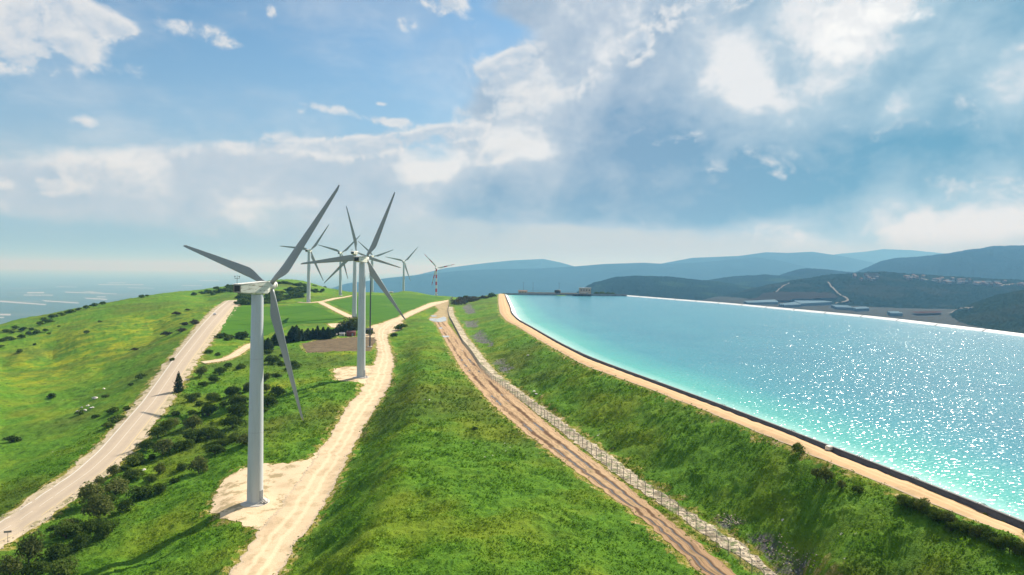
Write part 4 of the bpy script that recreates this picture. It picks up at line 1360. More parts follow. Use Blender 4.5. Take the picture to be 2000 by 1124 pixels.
M_VENT = simple('dark_vent', (0.035, 0.035, 0.03), 0.7, 0.3, 0.2, 2.0)
M_FRAME = simple('rusty_frame', (0.26, 0.22, 0.15), 0.7, 0.3, 0.3, 2.0)
M_FOOT = simple('foundation_concrete', (0.50, 0.46, 0.40), 0.9, 0.2, 0.15, 0.8)
M_DOOR = simple('door_grey', (0.22, 0.24, 0.25), 0.5, 0.4)

BLADES = {}


def blade_mesh(L, red):
    key = (round(L, 1), red)
    if key in BLADES: return BLADES[key]
    st, nseg = [], 30
    V, F = [], []
    ring = 18
    for i in range(nseg + 1):
        t = i / nseg
        r = 0.9 + (L - 0.9) * t
        q = r / L
        # chord: round root, shoulder at a fifth of the span, straight taper to a blunt tip
        if q < 0.23:
            k = max(0.0, (q - 0.045) / 0.185)
            k = k * k * (3 - 2 * k)
            ch = 1.15 + (2.75 - 1.15) * k
            th = 1.10 * (1 - k) + 0.62 * k
        else:
            k = (q - 0.23) / 0.77
            ch = 2.75 + (0.62 - 2.75) * k
            th = 0.62 * (1 - k) ** 1.2 + 0.07
        if t > 0.975: ch *= 0.55 + 0.45 * (1 - t) / 0.025
        le = -0.58 + 0.30 * q
        tw = math.radians(13 * (1 - q) ** 1.5 + 2)
        for j in range(ring):
            a = 2 * math.pi * j / ring
            cx_ = (1 - math.cos(a)) / 2                    # 0 at the leading edge
            y = math.sin(a)
            rootness = max(0.0, 1 - q / 0.14)
            prof = y * (0.5 * th) * (rootness + (1 - rootness) * (1.25 * (1 - cx_) ** 0.6 * (0.35 + 0.65 * (1 - cx_)) if cx_ < 1 else 0.0))
            c0 = le * (1 - rootness) + (-ch / 2) * rootness
            xx, yy = c0 + ch * cx_, prof
            pc = c0 + 0.3 * ch
            dx, dy = xx - pc, yy
            V.append((r, -(pc + dx * math.cos(tw) - dy * math.sin(tw)), dx * math.sin(tw) + dy * math.cos(tw)))
    for i in range(nseg):
        for j in range(ring):
            F.append((i * ring + j, i * ring + (j + 1) % ring, (i + 1) * ring + (j + 1) % ring, (i + 1) * ring + j))
    me = bpy.data.meshes.new('blade')
    me.from_pydata(V, [], F + [tuple(range(ring)), tuple(nseg * ring + j for j in range(ring))])
    bm = bmesh.new(); bm.from_mesh(me); bmesh.ops.recalc_face_normals(bm, faces=bm.faces); bm.to_mesh(me); bm.free()
    me.polygons.foreach_set('use_smooth', [True] * (nseg * ring) + [False, False])
    me.materials.append(M_BLADE_RED if red else M_BLADE)
    BLADES[key] = me
    return me


def turbine(foot, yaw, phi, L, oh, tilt, label, red=False, turn=1):
    """yaw: bearing of the rotor axis, clockwise from +Y; phi: first blade's angle in the rotor plane"""
    H = 50.0
    root = empty('wind_turbine', foot, -yaw)           # local +Y is the rotor axis
    tag(root, label, 'wind turbine', 'wind turbines along the grassy ridge')
    t = MB()
    prof = []
    for z in np.linspace(-0.8, H - 1.6, 26):
        k = max(0, z) / (H - 1.6)
        prof.append((1.82 - 0.50 * k, z))
    t.lathe(prof, 40)
    tower = t.build('tower', M_TOWER_RED if red else M_TOWER, root)
    for zf in (16.5, 33.5):
        fl = MB(); rr = 1.82 - 0.5 * zf / (H - 1.6)
        fl.lathe([(rr, zf - 0.06), (rr + 0.012, zf - 0.055), (rr + 0.012, zf + 0.055), (rr, zf + 0.06)], 40)
        fl.build('flange', simple('flange_paint', (0.40, 0.42, 0.43), 0.5, 0.4) if 'flange_paint' not in bpy.data.materials else bpy.data.materials['flange_paint'], tower)
    f = MB(); f.lathe([(3.3, -0.9), (3.3, 0.10), (2.9, 0.16), (2.05, 0.18), (2.0, 0.34), (1.84, 0.36)], 40)
    f.build('foundation', M_FOOT, root)
    dd = MB(); da = math.radians(-20) + yaw
    dx, dy = math.cos(da), math.sin(da)
    dd.box((1.80 * dx, 1.80 * dy, 2.0), (0.16, 0.95, 2.1), da)
    door = dd.build('door', M_DOOR, tower)
    sp = MB()
    for j in range(4): sp.box((2.15 * dx + 0.30 * j * dx, 2.15 * dy + 0.30 * j * dy, 0.86 - 0.2 * j), (0.30, 1.1, 0.08), da)
    for sy in (-0.55, 0.55):
        sp.tube((2.1 * dx - sy * dy, 2.1 * dy + sy * dx, 1.9), (3.2 * dx - sy * dy, 3.2 * dy + sy * dx, 1.2), 0.035, n=5)
        sp.tube((3.2 * dx - sy * dy, 3.2 * dy + sy * dx, 1.2), (3.2 * dx - sy * dy, 3.2 * dy + sy * dx, 0.1), 0.035, n=5)
    sp.build('door_steps', M_STEEL, root)
    # nacelle: wedge that is lower at the back, with an overhanging roof plate
    yb, yf = -5.6, oh - 1.1
    hw_b, hw_f = 1.22, 1.38
    S_ = [(yb, hw_b, H - 1.10, H + 0.78), (-2.0, 1.36, H - 1.42, H + 1.10), (yf - 0.9, hw_f, H - 1.52, H + 1.38), (yf, hw_f * 0.80, H - 1.00, H + 1.22)]
    V, F = [], []
    for (y, hw, z0, z1) in S_:
        b = 0.16
        V += [(-hw + b, y, z0), (hw - b, y, z0), (hw, y, z0 + b), (hw, y, z1 - b), (hw - b, y, z1), (-hw + b, y, z1), (-hw, y, z1 - b), (-hw, y, z0 + b)]
    for i in range(3):
        for j in range(8): F.append((i * 8 + j, i * 8 + (j + 1) % 8, (i + 1) * 8 + (j + 1) % 8, (i + 1) * 8 + j))
    F += [tuple(range(8)), tuple(24 + j for j in range(7, -1, -1))]
    nm = MB(); nm.add(V, F)
    nac = nm.build('nacelle', M_NACELLE, root)
    bm = bmesh.new(); bm.from_mesh(nac.data); bmesh.ops.recalc_face_normals(bm, faces=bm.faces); bm.to_mesh(nac.data); bm.free()
    rp = MB()
    rp.add([(-1.3, yb - 0.35, H + 0.78), (1.3, yb - 0.35, H + 0.78), (1.42, yf - 0.7, H + 1.405), (-1.42, yf - 0.7, H + 1.405),
            (-1.3, yb - 0.35, H + 0.87), (1.3, yb - 0.35, H + 0.87), (1.42, yf - 0.7, H + 1.47), (-1.42, yf - 0.7, H + 1.47)],
           [(3, 2, 1, 0), (4, 5, 6, 7), (0, 1, 5, 4), (1, 2, 6, 5), (2, 3, 7, 6), (3, 0, 4, 7)])
    rp.build('roof_plate', M_HUB, nac)
    vt = MB()
    vt.box((0.05, yb - 0.02, H - 0.15), (1.9, 0.10, 1.35))
    vt.build('rear_vent', M_VENT, nac)
    fr = MB()
    for x in (-1.12, 1.12): fr.box((x, yb - 0.05, H - 0.16), (0.16, 0.16, 1.75))
    for z in (H - 1.0, H + 0.70): fr.box((0, yb - 0.05, z), (2.08, 0.14, 0.14))
    fr.build('vent_frame', M_FRAME, nac)
    an = MB()
    ax, ay, az = -0.7, yb + 0.5, H + 0.80
    an.tube((ax, ay, az), (ax, ay, az + 2.0), 0.05, n=6)
    an.tube((ax - 0.75, ay, az + 1.3), (ax + 0.75, ay, az + 1.3), 0.04, n=6)
    for sx_ in (-0.75, 0.75):
        an.tube((ax + sx_, ay, az + 1.3), (ax + sx_, ay, az + 1.75), 0.04, n=6)
        an.box((ax + sx_, ay, az + 1.8), (0.26, 0.26, 0.14))
    an.build('wind_vane', M_STEEL, nac)
    # rotor
    a2 = Vector((0, math.cos(tilt), math.sin(tilt)))
    v2 = Vector((0, -math.sin(tilt), math.cos(tilt)))
    h = Vector((1, 0, 0))
    hc = Vector((0, 0, H)) + a2 * oh
    hb = MB()
    hb.lathe([(0.55, -1.6), (0.9, -1.0), (1.02, -0.55), (1.02, 0.55), (0.85, 0.95)], 24, a2, hc)
    hub = hb.build('hub', M_HUB, root)
    nz = MB()
    nz.lathe([(0.88, 0.9)] + [(0.92 * math.cos(a), 0.95 + 0.85 * math.sin(a)) for a in np.linspace(0, 1.5, 9)], 24, a2, hc)
    nz.build('nose_cone', M_HUB, hub)
    me = blade_mesh(L, red)
    for k in range(3):
        an_ = phi + k * 2 * math.pi / 3 * turn
        er = math.cos(an_) * h + math.sin(an_) * v2
        ec = -(math.sin(an_) * h - math.cos(an_) * v2)      # towards the leading edge
        b = bpy.data.objects.new('blade', me)
        COL.objects.link(b)
        b.parent = root
        R = Matrix((er, ec, er.cross(ec))).transposed().to_4x4()
        b.matrix_local = Matrix.Translation(hc) @ R
    return root


rad = math.radians
TSPEC = [
    (0, 29.8, 42.8, 32.9, 3.8, 6.6, 'tallest white wind turbine, on the wide pale gravel pad with its shadow across it', False),
    (1, 13.4, 64.5, 31.3, 3.6, 3.0, 'white wind turbine on a small gravel pad beside the bend of the pale service road', False),
    (2, 7.9, 101.7, 36.9, 3.5, 6.3, 'white wind turbine seen from behind, its foot hidden by the dark row of conifers', False),
    (3, 8.4, 52.6, 32.0, 3.5, 5.2, 'white wind turbine at the fork of the two thin field paths', False),
    (4, 8.6, 42.4, 31.8, 3.6, 4.8, 'white wind turbine at the far end of the thin field path', False),
    (5, 13.7, 17.6, 31.3, 3.0, 3.0, 'white wind turbine half hidden behind a dark steel mast and a nearer tower', False),
    (6, 5.9, 46.8, 32.2, 3.6, 5.7, 'white wind turbine on the field skyline just beyond the small cream hut', False),
    (7, 7.2, 12.3, 35.2, 3.6, 6.7, 'farthest wind turbine, its tower painted in red and white bands', True),
]
for i, yaw, phi, L, oh, tilt, lab, red in TSPEC:
    foot = Vector(TURBINE_FOOT[i])
    if i < 7: foot.z = float(ground(foot.x, foot.y))
    turbine(foot, rad(yaw), rad(phi), L, oh, rad(tilt), lab, red, 1)

# dark steel measuring mast beside the service road
x, y, z = hit(722.5, 678)
ms = empty('steel_mast', (x, y, z))
tag(ms, 'tall thin dark steel mast standing beside the service road', 'mast')
mb = MB(); mb.tube((0, 0, -0.5), (0, 0, 42), 0.42, 0.30, 12); mb.build('pole', M_STEEL, ms)
mb = MB(); mb.box((0, 0, 40), (2.4, 0.12, 0.12)); mb.build('crossarm', M_STEEL, ms)
mb = MB(); mb.box((0, 0, 0.1), (2.2, 2.2, 0.5)); mb.build('base_block', M_FOOT, ms)

# ------------------------------------------------------------------ chain fence along the muddy track
fence_px = [(1453.5, 1108), (1370.6, 1047), (1305, 996), (1258.5, 964.6), (1208.5, 930), (1130, 868), (1049, 807), (989, 764), (961, 745), (938, 722), (919, 692), (903, 672), (888, 643), (878, 624), (874, 610), (879, 588), (884, 583)]
fl_ = smooth_line(resample(np.vstack([[(39.0, 66, 0), (40.2, 94, 0)], hits(fence_px)]), 1.0), 4)
fl_ = resample(fl_, 3.0)
fl_[:, 2] = ground(fl_[:, 0], fl_[:, 1])
M_POST = simple('galvanised_post', (0.20, 0.19, 0.175), 0.6, 0.4, 0.2, 2.0, 0.3)
fen = empty('chain_fence', (fl_[30, 0], fl_[30, 1], fl_[30, 2]))
tag(fen, 'long wire mesh fence on grey posts between the muddy track and the rocky strip', 'fence')
HF = 2.35
post_me = None
rest = MB()
vis = [k for k in range(len(fl_))]
for k in vis:
    p = Vector(fl_[k])
    if k < 100:
        if post_me is None:
            mb = MB()
            mb.tube((0, 0, -0.6), (0, 0, HF), 0.062, n=6)
            mb.tube((0, 0, HF), (-0.30, 0, HF + 0.42), 0.045, n=6)
            o = mb.build('post', M_POST, fen); post_me = o.data
        else:
            o = bpy.data.objects.new('post', post_me); COL.objects.link(o); o.parent = fen
        o.location = p - fen.location
    else:
        q = p - fen.location
        rest.tube(q + Vector((0, 0, -0.6)), q + Vector((0, 0, HF)), 0.062, n=5)
rest.build('post', M_POST, fen)['kind'] = 'stuff'
V, F = [], []
def wire(p, q, w):
    b = len(V)
    d = (q - p).normalized()
    s_ = Vector((-d.y, d.x, 0)) if abs(d.z) < 0.9 else Vector((fd_.x, fd_.y, 0))
    u_ = d.cross(s_).normalized() * w
    s_ = s_.normalized() * w
    for o in (p, q): V.extend([tuple(o + s_), tuple(o + u_), tuple(o - s_), tuple(o - u_)])
    for j in range(4): F.append((b + j, b + (j + 1) % 4, b + 4 + (j + 1) % 4, b + 4 + j))
for k in range(len(fl_) - 1):
    p, q = Vector(fl_[k]) - fen.location, Vector(fl_[k + 1]) - fen.location
    fd_ = (q - p).normalized()
    far_ = k > 45
    for j in range(0, 12 if not far_ else 7):
        zz = 0.12 + (HF - 0.15) * j / (11 if not far_ else 6)
        wire(p + Vector((0, 0, zz)), q + Vector((0, 0, zz)), 0.010 if not far_ else 0.017)
    nvx = 14 if not far_ else 7
    for j in range(1, nvx):
        a = p.lerp(q, j / nvx)
        wire(a + Vector((0, 0, 0.1)), a + Vector((0, 0, HF)), 0.009 if not far_ else 0.016)
    for off in (0.15, 0.30):
        wire(p + Vector((-off, 0, HF + off * 1.4)), q + Vector((-off, 0, HF + off * 1.4)), 0.012)
link('wire_mesh', np_mesh('wire_mesh', V, F), M_POST, fen)

# ------------------------------------------------------------------ car on the asphalt road
def make_car(x, y, z, rz):
    root = empty('white_car', (x, y, z), rz)
    tag(root, 'small white car driving along the pale asphalt road', 'car')
    paint = simple('car_paint', (0.78, 0.78, 0.76), 0.25, 0.5, 0.02)
    glass = simple('car_glass', (0.12, 0.13, 0.14), 0.2, 0.5, 0.02)
    tyre = simple('tyre_rubber', (0.03, 0.03, 0.03), 0.9, 0.2)
    prof = [(-2.15, 0.35), (-2.2, 0.75), (-2.0, 0.95), (-1.7, 1.0), (-1.25, 1.45), (0.35, 1.48), (1.0, 1.0), (1.9, 0.85), (2.15, 0.65), (2.15, 0.35)]
    mb = MB(); n = len(prof)
    P_ = [(-0.86 if zz < 1.1 else -0.72, yy, zz) for yy, zz in prof] + [(0.86 if zz < 1.1 else 0.72, yy, zz) for yy, zz in prof]
    mb.add(P_, [(i, (i + 1) % n, n + (i + 1) % n, n + i) for i in range(n)] + [tuple(range(n - 1, -1, -1)), tuple(range(n, 2 * n))])
    mb.build('body', paint, root)
    for pts in ([(-0.66, -1.32, 1.40), (0.66, -1.32, 1.40), (0.76, -1.68, 1.06), (-0.76, -1.68, 1.06)], [(-0.66, 0.44, 1.43), (0.66, 0.44, 1.43), (0.76, 0.95, 1.06), (-0.76, 0.95, 1.06)]):
        s_ = -0.03 if pts[0][1] < 0 else 0.03
        mb = MB(); mb.add([(a, b + s_, c + 0.03) for a, b, c in pts] + [(a, b, c - 0.01) for a, b, c in pts], [(0, 1, 2, 3), (4, 7, 6, 5), (0, 4, 5, 1), (1, 5, 6, 2), (2, 6, 7, 3), (3, 7, 4, 0)])
        mb.build('windscreen', glass, root)
    for sx_ in (-1, 1):
        mb = MB(); mb.box((sx_ * 0.80, -0.45, 1.2), (0.10, 1.5, 0.26)); mb.build('side_window', glass, root)
        for yy in (-1.35, 1.35):
            mb = MB(); mb.tube((sx_ * 0.66, yy, 0.33), (sx_ * 0.90, yy, 0.33), 0.33, n=16); mb.build('wheel', tyre, root)
        mb = MB(); mb.box((sx_ * 0.62, -2.19, 0.78), (0.32, 0.06, 0.16)); mb.build('tail_light', simple('tail_red', (0.4, 0.02, 0.02), 0.3) if 'tail_red' not in bpy.data.materials else bpy.data.materials['tail_red'], root)


x, y, z = hit(419.5, 616)
a_, b_ = RIB['asphalt_road']
k = int(np.argmin(np.hypot((a_[:, 0] + b_[:, 0]) / 2 - x, (a_[:, 1] + b_[:, 1]) / 2 - y)))
d_ = (a_ + b_)[k + 2] - (a_ + b_)[k - 2]
make_car(x, y, float(ground(x, y)) + 0.16, math.atan2(d_[1], d_[0]) - math.pi / 2)

# road sign at the bottom of the asphalt road
x, y, z = hit(15, 1059)
sg = empty('road_sign', (x, y, z), 0.3)
tag(sg, 'small road sign on a thin grey post at the edge of the asphalt road', 'road sign')
mb = MB(); mb.tube((0, 0, -0.3), (0, 0, 2.5), 0.05, n=8); mb.build('post', M_POST, sg)
mb = MB(); mb.box((0, -0.06, 2.3), (1.5, 0.05, 0.45)); mb.build('plate', simple('sign_back', (0.22, 0.21, 0.19), 0.6, 0.4), sg)

# pale block on the crest road
x, y, z = at_drop(1619, 880, D_CREST)
cb = MB()
b_ = bmesh.new(); bmesh.ops.create_cube(b_, size=1.0)
bmesh.ops.scale(b_, vec=(1.1, 1.0, 0.75), verts=b_.verts); bmesh.ops.bevel(b_, geom=b_.edges[:], offset=0.10, segments=2, affect='EDGES')
me = bpy.data.meshes.new('concrete_block'); b_.to_mesh(me); b_.free()
o = link('concrete_block', me, simple('pale_block', (0.72, 0.66, 0.55), 0.8, 0.2)); o.location = (x, y, Z_CREST + 0.46); o.rotation_euler = (0, 0, 0.5)
tag(o, 'single pale concrete block on the crest road against the dark parapet', 'block')

# small cream hut on the field skyline
x, y, z = at_depth(764, 573.5, 985)
z = float(ground(x, y))
ht = empty('hut', (x, y, z), 0.1)
tag(ht, 'small cream hut on the skyline of the green field', 'hut')
M_CREAM = simple('cream_wall', (0.66, 0.55, 0.40), 0.8, 0.2)
mb = MB(); mb.box((0, 0, 1.2), (5.2, 4.2, 3.2)); mb.build('wall', M_CREAM, ht)
mb = MB(); mb.box((0, 0, 2.92), (5.8, 4.8, 0.24)); mb.build('roof', simple('pale_roof', (0.72, 0.68, 0.60), 0.7), ht)
mb = MB(); mb.box((0.8, -2.12, 0.9), (1.0, 0.06, 2.0)); mb.build('door', M_DOOR, ht)


# sheds among the conifers
def shed(u, v, w, d, h, col, rcol, label, rz=0.1, lift=0.0):
    x, y, z = hit(u, v)
    r = empty('shed', (x, y, z), rz)
    tag(r, label, 'shed')
    mb = MB(); mb.box((0, 0, h / 2 - 0.2), (w, d, h + 0.4)); mb.build('wall', simple('shed_wall', col, 0.8, 0.2, 0.2, 0.8), r)
    mb = MB()
    mb.add([(-w / 2 - .2, -d / 2 - .2, h), (w / 2 + .2, -d / 2 - .2, h), (w / 2 + .2, 0, h + 0.9), (-w / 2 - .2, 0, h + 0.9), (-w / 2 - .2, d / 2 + .2, h), (w / 2 + .2, d / 2 + .2, h)], [(0, 1, 2, 3), (3, 2, 5, 4), (0, 3, 4), (1, 5, 2), (0, 4, 5, 1)])
    mb.build('roof', simple('shed_roof', rcol, 0.6, 0.3, 0.15, 0.8), r)
    mb = MB(); mb.box((w * 0.2, -d / 2 - 0.03, 0.9), (1.0, 0.08, 1.9)); mb.build('door', M_DOOR, r)


shed(686, 656.5, 5.0, 4.0, 2.4, (0.20, 0.045, 0.035), (0.16, 0.06, 0.05), 'dark red shed under the conifers by the ploughed plot')
shed(668, 658.5, 3.0, 2.6, 2.0, (0.50, 0.46, 0.40), (0.35, 0.33, 0.30), 'little pale shed to the side of the dark red shed')
shed(721, 651, 4.6, 3.4, 2.3, (0.035, 0.04, 0.042), (0.05, 0.055, 0.055), 'blackish shed beside the steel mast and the gravel clearing')
shed(655, 660, 1.8, 1.8, 1.8, (0.60, 0.55, 0.45), (0.5, 0.46, 0.4), 'tiny whitish hut at the end of the conifer row')

# ------------------------------------------------------------------ pumping works at the far end of the reservoir
M_BEIGE = simple('beige_render', (0.46, 0.36, 0.27), 0.85, 0.2, 0.1, 0.3)
M_BROWNROOF = simple('brown_roof', (0.22, 0.14, 0.09), 0.8, 0.2)
M_DARKCON2 = simple('intake_concrete', (0.075, 0.085, 0.095), 0.85, 0.3, 0.2, 0.3)
x, y, z = at_depth(1143, 574, 1013)
ph = empty('pump_house', (x, y, Z_CREST))
tag(ph, 'beige block shaped pump house above the dark intake on the reservoir end', 'building')
mb = MB(); mb.box((0, 4, 4.4), (17, 9, 9.4)); mb.build('wall', M_BEIGE, ph)
mb = MB(); mb.box((0, 4, 9.35), (18.2, 10.2, 0.5)); mb.build('roof', simple('grey_roof', (0.40, 0.37, 0.34), 0.8), ph)
for k in range(4):
    mb = MB(); mb.box((-6 + 4 * k, -0.52, 6.2), (1.8, 0.12, 1.6)); mb.build('window', M_VENT, ph)
mb = MB(); mb.box((-2.5, -1.9, 2.6), (11, 3.0, 0.3)); mb.build('canopy', M_WHITECON, ph)
mb = MB(); mb.box((2.8, -0.55, 1.3), (3.0, 0.14, 2.6)); mb.build('door', M_DOOR, ph)
x, y, z = at_depth(1137, 583, 985)
it = empty('intake_structure', (x, y, Z_WATER))
tag(it, 'dark concrete intake block standing in the water below the pump house', 'intake')
mb = MB(); mb.box((0, 2, 0.2), (26, 10, 6.0)); mb.build('block', M_DARKCON2, it)
for k in range(5):
    mb = MB(); mb.box((-9.5 + 4.7 * k, -3.03, 0.9), (2.6, 0.14, 2.6)); mb.build('opening', M_VENT, it)
mb = MB()
for k in range(10): mb.tube((-12.6 + 2.8 * k, -2.8, 3.2), (-12.6 + 2.8 * k, -2.8, 4.3), 0.06, n=5)
mb.tube((-12.6, -2.8, 4.3), (12.6, -2.8, 4.3), 0.06, n=5)
mb.build('railing', M_POST, it)
x, y, z = at_depth(1021, 573, 1012)
lb_ = empty('low_building', (x, y, Z_CREST))
tag(lb_, 'low brown roofed building near the end of the sandy crest road', 'building')
mb = MB(); mb.box((0, 3, 1.5), (13, 6, 3.6)); mb.build('wall', M_BEIGE, lb_)
mb = MB(); mb.add([(-7, -.6, 3.3), (7, -.6, 3.3), (7, 3, 4.9), (-7, 3, 4.9), (-7, 6.6, 3.3), (7, 6.6, 3.3)], [(0, 1, 2, 3), (3, 2, 5, 4), (0, 3, 4), (1, 5, 2), (0, 4, 5, 1)]); mb.build('roof', M_BROWNROOF, lb_)
for k in range(3):
    mb = MB(); mb.box((-4 + 4 * k, -0.03, 1.7), (1.4, 0.1, 1.2)); mb.build('window', M_VENT, lb_)
x, y, z = at_depth(1089, 574, 1012)
tk = empty('storage_tank', (x, y, Z_CREST))
tag(tk, 'blackish round storage tank on the platform between the two reservoir buildings', 'tank')
mb = MB(); mb.lathe([(4.6, -0.4), (4.6, 5.4), (4.2, 5.7), (0.3, 6.5)], 28); mb.build('shell', simple('tank_green', (0.025, 0.035, 0.035), 0.6, 0.4), tk)
mb = MB(); mb.tube((-3.2, -3.5, 0), (-3.2, -3.5, 5.6), 0.09, n=6); mb.tube((-2.6, -3.9, 0), (-2.6, -3.9, 5.6), 0.09, n=6); mb.build('tank_ladder', M_STEEL, tk)
mp = None
for u, h, lab in ((1022, 16, 'thin lamp mast behind the low brown roofed building'), (1041, 15, 'thin lamp mast on the bare platform, apart from any building'), (1092, 17, 'thin lamp mast rising beside the dark storage tank')):
    x, y, z = at_depth(u, 574, 1022)
    if mp is None:
        mp = empty('lamp_mast', (0, 0, 0))
        mb = MB(); mb.tube((0, 0, -0.5), (0, 0, 16), 0.26, 0.16, 8); mb.build('pole', M_STEEL, mp)
        mb = MB(); mb.box((0, 0, 15.9), (2.6, 0.5, 0.35)); mb.build('lamp_head', M_STEEL, mp)
        o = mp
    else: o = copy_tree(mp)
    o.location = (x, y, Z_CREST)
    tag(o, lab, 'lamp mast', 'lamp masts at the reservoir works')
x0_, _, _ = at_depth(1030, 573, 1008)
x1_, _, _ = at_depth(1128, 573, 1008)
lw = empty('platform_wall', ((x0_ + x1_) / 2, 1009, Z_CREST))
tag(lw, 'low tan wall running along the platform between the reservoir buildings', 'wall')
mb = MB(); mb.box((0, 0, 0.9), (x1_ - x0_, 0.5, 2.4)); mb.build('wall_face', simple('tan_wall', (0.40, 0.31, 0.23), 0.9, 0.1, 0.2, 0.2), lw)
mb = MB()
for k in range(34):
    xx = -(x1_ - x0_) / 2 + (x1_ - x0_) * k / 33
    mb.tube((xx, 0.1, 2.0), (xx, 0.1, 4.6), 0.07, n=5)
mb.tube((-(x1_ - x0_) / 2, 0.1, 4.5), ((x1_ - x0_) / 2, 0.1, 4.5), 0.05, n=5)
mb.build('railing', M_POST, lw)

# ------------------------------------------------------------------ greenhouses and town on the far side
M_GH = simple('greenhouse_film', (0.12, 0.18, 0.22), 1.0, 0.0, 0.08, 0.05)
M_GHD = simple('greenhouse_gutter', (0.10, 0.13, 0.15), 0.6, 0.3)


def greenhouse(px, n, label, h=4.0):
    C = [Vector(hit_far(*p)) for p in px]           # front left, front right, back right, back left
    zb = min(c.z for c in C)
    for c in C: c.z = zb + 6.0
    root = empty('greenhouse', C[0])
    tag(root, label, 'greenhouse')
    for k in range(n):
        t0, t1 = k / n + 0.09 / n * 2, (k + 1) / n - 0.09 / n * 2
        a, b = C[0].lerp(C[3], t0) - C[0], C[0].lerp(C[3], t1) - C[0]
        d, e = C[1].lerp(C[2], t0) - C[0], C[1].lerp(C[2], t1) - C[0]
        mb = MB()
        arc = [(0, -9), (0, h * 0.55), (0.2, h * 0.9), (0.5, h * 1.1), (0.8, h * 0.9), (1, h * 0.55), (1, -9)]
        P_ = [a.lerp(b, q) + Vector((0, 0, z)) for q, z in arc] + [d.lerp(e, q) + Vector((0, 0, z)) for q, z in arc]
        m_ = len(arc)
        mb.add(P_, [(i, i + 1, m_ + i + 1, m_ + i) for i in range(m_ - 1)] + [tuple(range(m_)), tuple(range(2 * m_ - 1, m_ - 1, -1))])
        o = mb.build('roof_bay', M_GH, root)
        bm = bmesh.new(); bm.from_mesh(o.data); bmesh.ops.recalc_face_normals(bm, faces=bm.faces); bm.to_mesh(o.data); bm.free()


greenhouse([(1564, 599), (1626, 595), (1610, 587), (1550, 590)], 4, 'widest greenhouse beyond the dam, its roof in four long pale stripes')
greenhouse([(1460, 596), (1520, 595.5), (1513, 590), (1452, 592.5)], 3, 'pale greenhouse beyond the dam at the edge of the brown field')
greenhouse([(1532, 601.5), (1565, 601), (1553, 594.5), (1520, 598.5)], 3, 'small pale greenhouse wedged beside the widest striped greenhouse')
greenhouse([(1632, 605), (1668, 607.5), (1655, 602), (1622, 600)], 3, 'bluish greenhouse beyond the dam, just past the widest striped greenhouse')
greenhouse([(1672, 609.5), (1698, 608.5), (1690, 604.5), (1664, 606)], 2, 'narrow bluish greenhouse with two bays, between other greenhouses')
greenhouse([(1740, 618.5), (1764, 619), (1752, 614), (1732, 614)], 2, 'lone small greenhouse farthest from the other greenhouses')

M_HW = [simple('house_wall', (0.15, 0.14, 0.125), 0.85, 0.2), simple('house_wall', (0.11, 0.10, 0.09), 0.85, 0.2), simple('house_wall', (0.21, 0.20, 0.185), 0.85, 0.2)]
M_HR = [simple('tile_roof', (0.13, 0.065, 0.05), 0.85, 0.2), simple('tile_roof', (0.09, 0.085, 0.08), 0.85, 0.2), simple('tile_roof', (0.15, 0.09, 0.065), 0.85, 0.2)]
protos = []
for k in range(3):
    h = empty('house', (0, 0, -2000))
    w_, d_, e_ = (12, 9, 6), (10, 10, 6.5), (15, 9, 5)
    w, d, e = (w_, d_, e_)[k]
    mb = MB(); mb.box((0, 0, e / 2 - 2), (w, d, e + 4)); mb.build('wall', M_HW[k], h)
    mb = MB(); mb.add([(-w / 2 - .5, -d / 2 - .5, e), (w / 2 + .5, -d / 2 - .5, e), (w / 2 + .5, 0, e + 2.6), (-w / 2 - .5, 0, e + 2.6), (-w / 2 - .5, d / 2 + .5, e), (w / 2 + .5, d / 2 + .5, e)], [(0, 1, 2, 3), (3, 2, 5, 4), (0, 3, 4), (1, 5, 2), (0, 4, 5, 1)])
    mb.build('roof', M_HR[k], h)
    protos.append([h, False])
rr = random.Random(5)
spots = []
for k in range(40):
    u = rr.uniform(1668, 1716); spots.append((u, 536.5 + rr.uniform(0, 13)))
spots = spots[:11]
for k in range(44):
    u = rr.uniform(1765, 2000); spots.append((u, np.interp(u, [1765, 1850, 2000], [538, 545, 553]) + rr.uniform(0, 9)))
for i, (u, v) in enumerate(spots):
    x, y, z = hit_far(u, v, 2000, 3200)
    pr = protos[i % 3]
    o = pr[0] if not pr[1] else copy_tree(pr[0])
    pr[1] = True
    o.location = (x, y, z + 1.5); o.rotation_euler = (0, 0, rr.uniform(-0.6, 0.6))
    tag(o, 'small house with a pitched roof among trees of the hilltop village', 'house', 'houses of the hilltop village')
bp = None
for i, (u, v, w) in enumerate([(1853, 552.6, 44), (1882, 553.2, 30), (1908, 553.4, 30), (1928, 553.6, 28), (1946, 553.4, 26)]):
    x, y, z = hit_far(u, v, 2000, 3200)
    r = empty('long_shed', (x, y, z + 2.0), 0.05)
    mb = MB(); mb.box((0, 0, 1.0), (w, 12, 7)); mb.build('wall', M_HW[1], r)
    mb = MB(); mb.add([(-w / 2, -7, 4.4), (w / 2, -7, 4.4), (w / 2, 0, 6.6), (-w / 2, 0, 6.6), (-w / 2, 7, 4.4), (w / 2, 7, 4.4)], [(0, 1, 2, 3), (3, 2, 5, 4), (0, 3, 4), (1, 5, 2), (0, 4, 5, 1)])
    mb.build('roof', M_GH, r)
    tag(r, 'longest pale roofed shed, at the end of the village road' if i == 0 else 'pale roofed long shed in the row below the village houses', 'shed', 'long sheds below the village')
x, y, z = hit_far(1704, 541, 2000, 3200)
ab = empty('apartment_block', (x, y, z + 2), 0.1)
tag(ab, 'largest pale apartment block of the hilltop village', 'building')
mb = MB(); mb.box((0, 0, 4), (48, 14, 18)); mb.build('wall', M_HW[2], ab)
mb = MB(); mb.box((0, 0, 13.4), (49, 15, 0.7)); mb.build('roof', M_HR[1], ab)
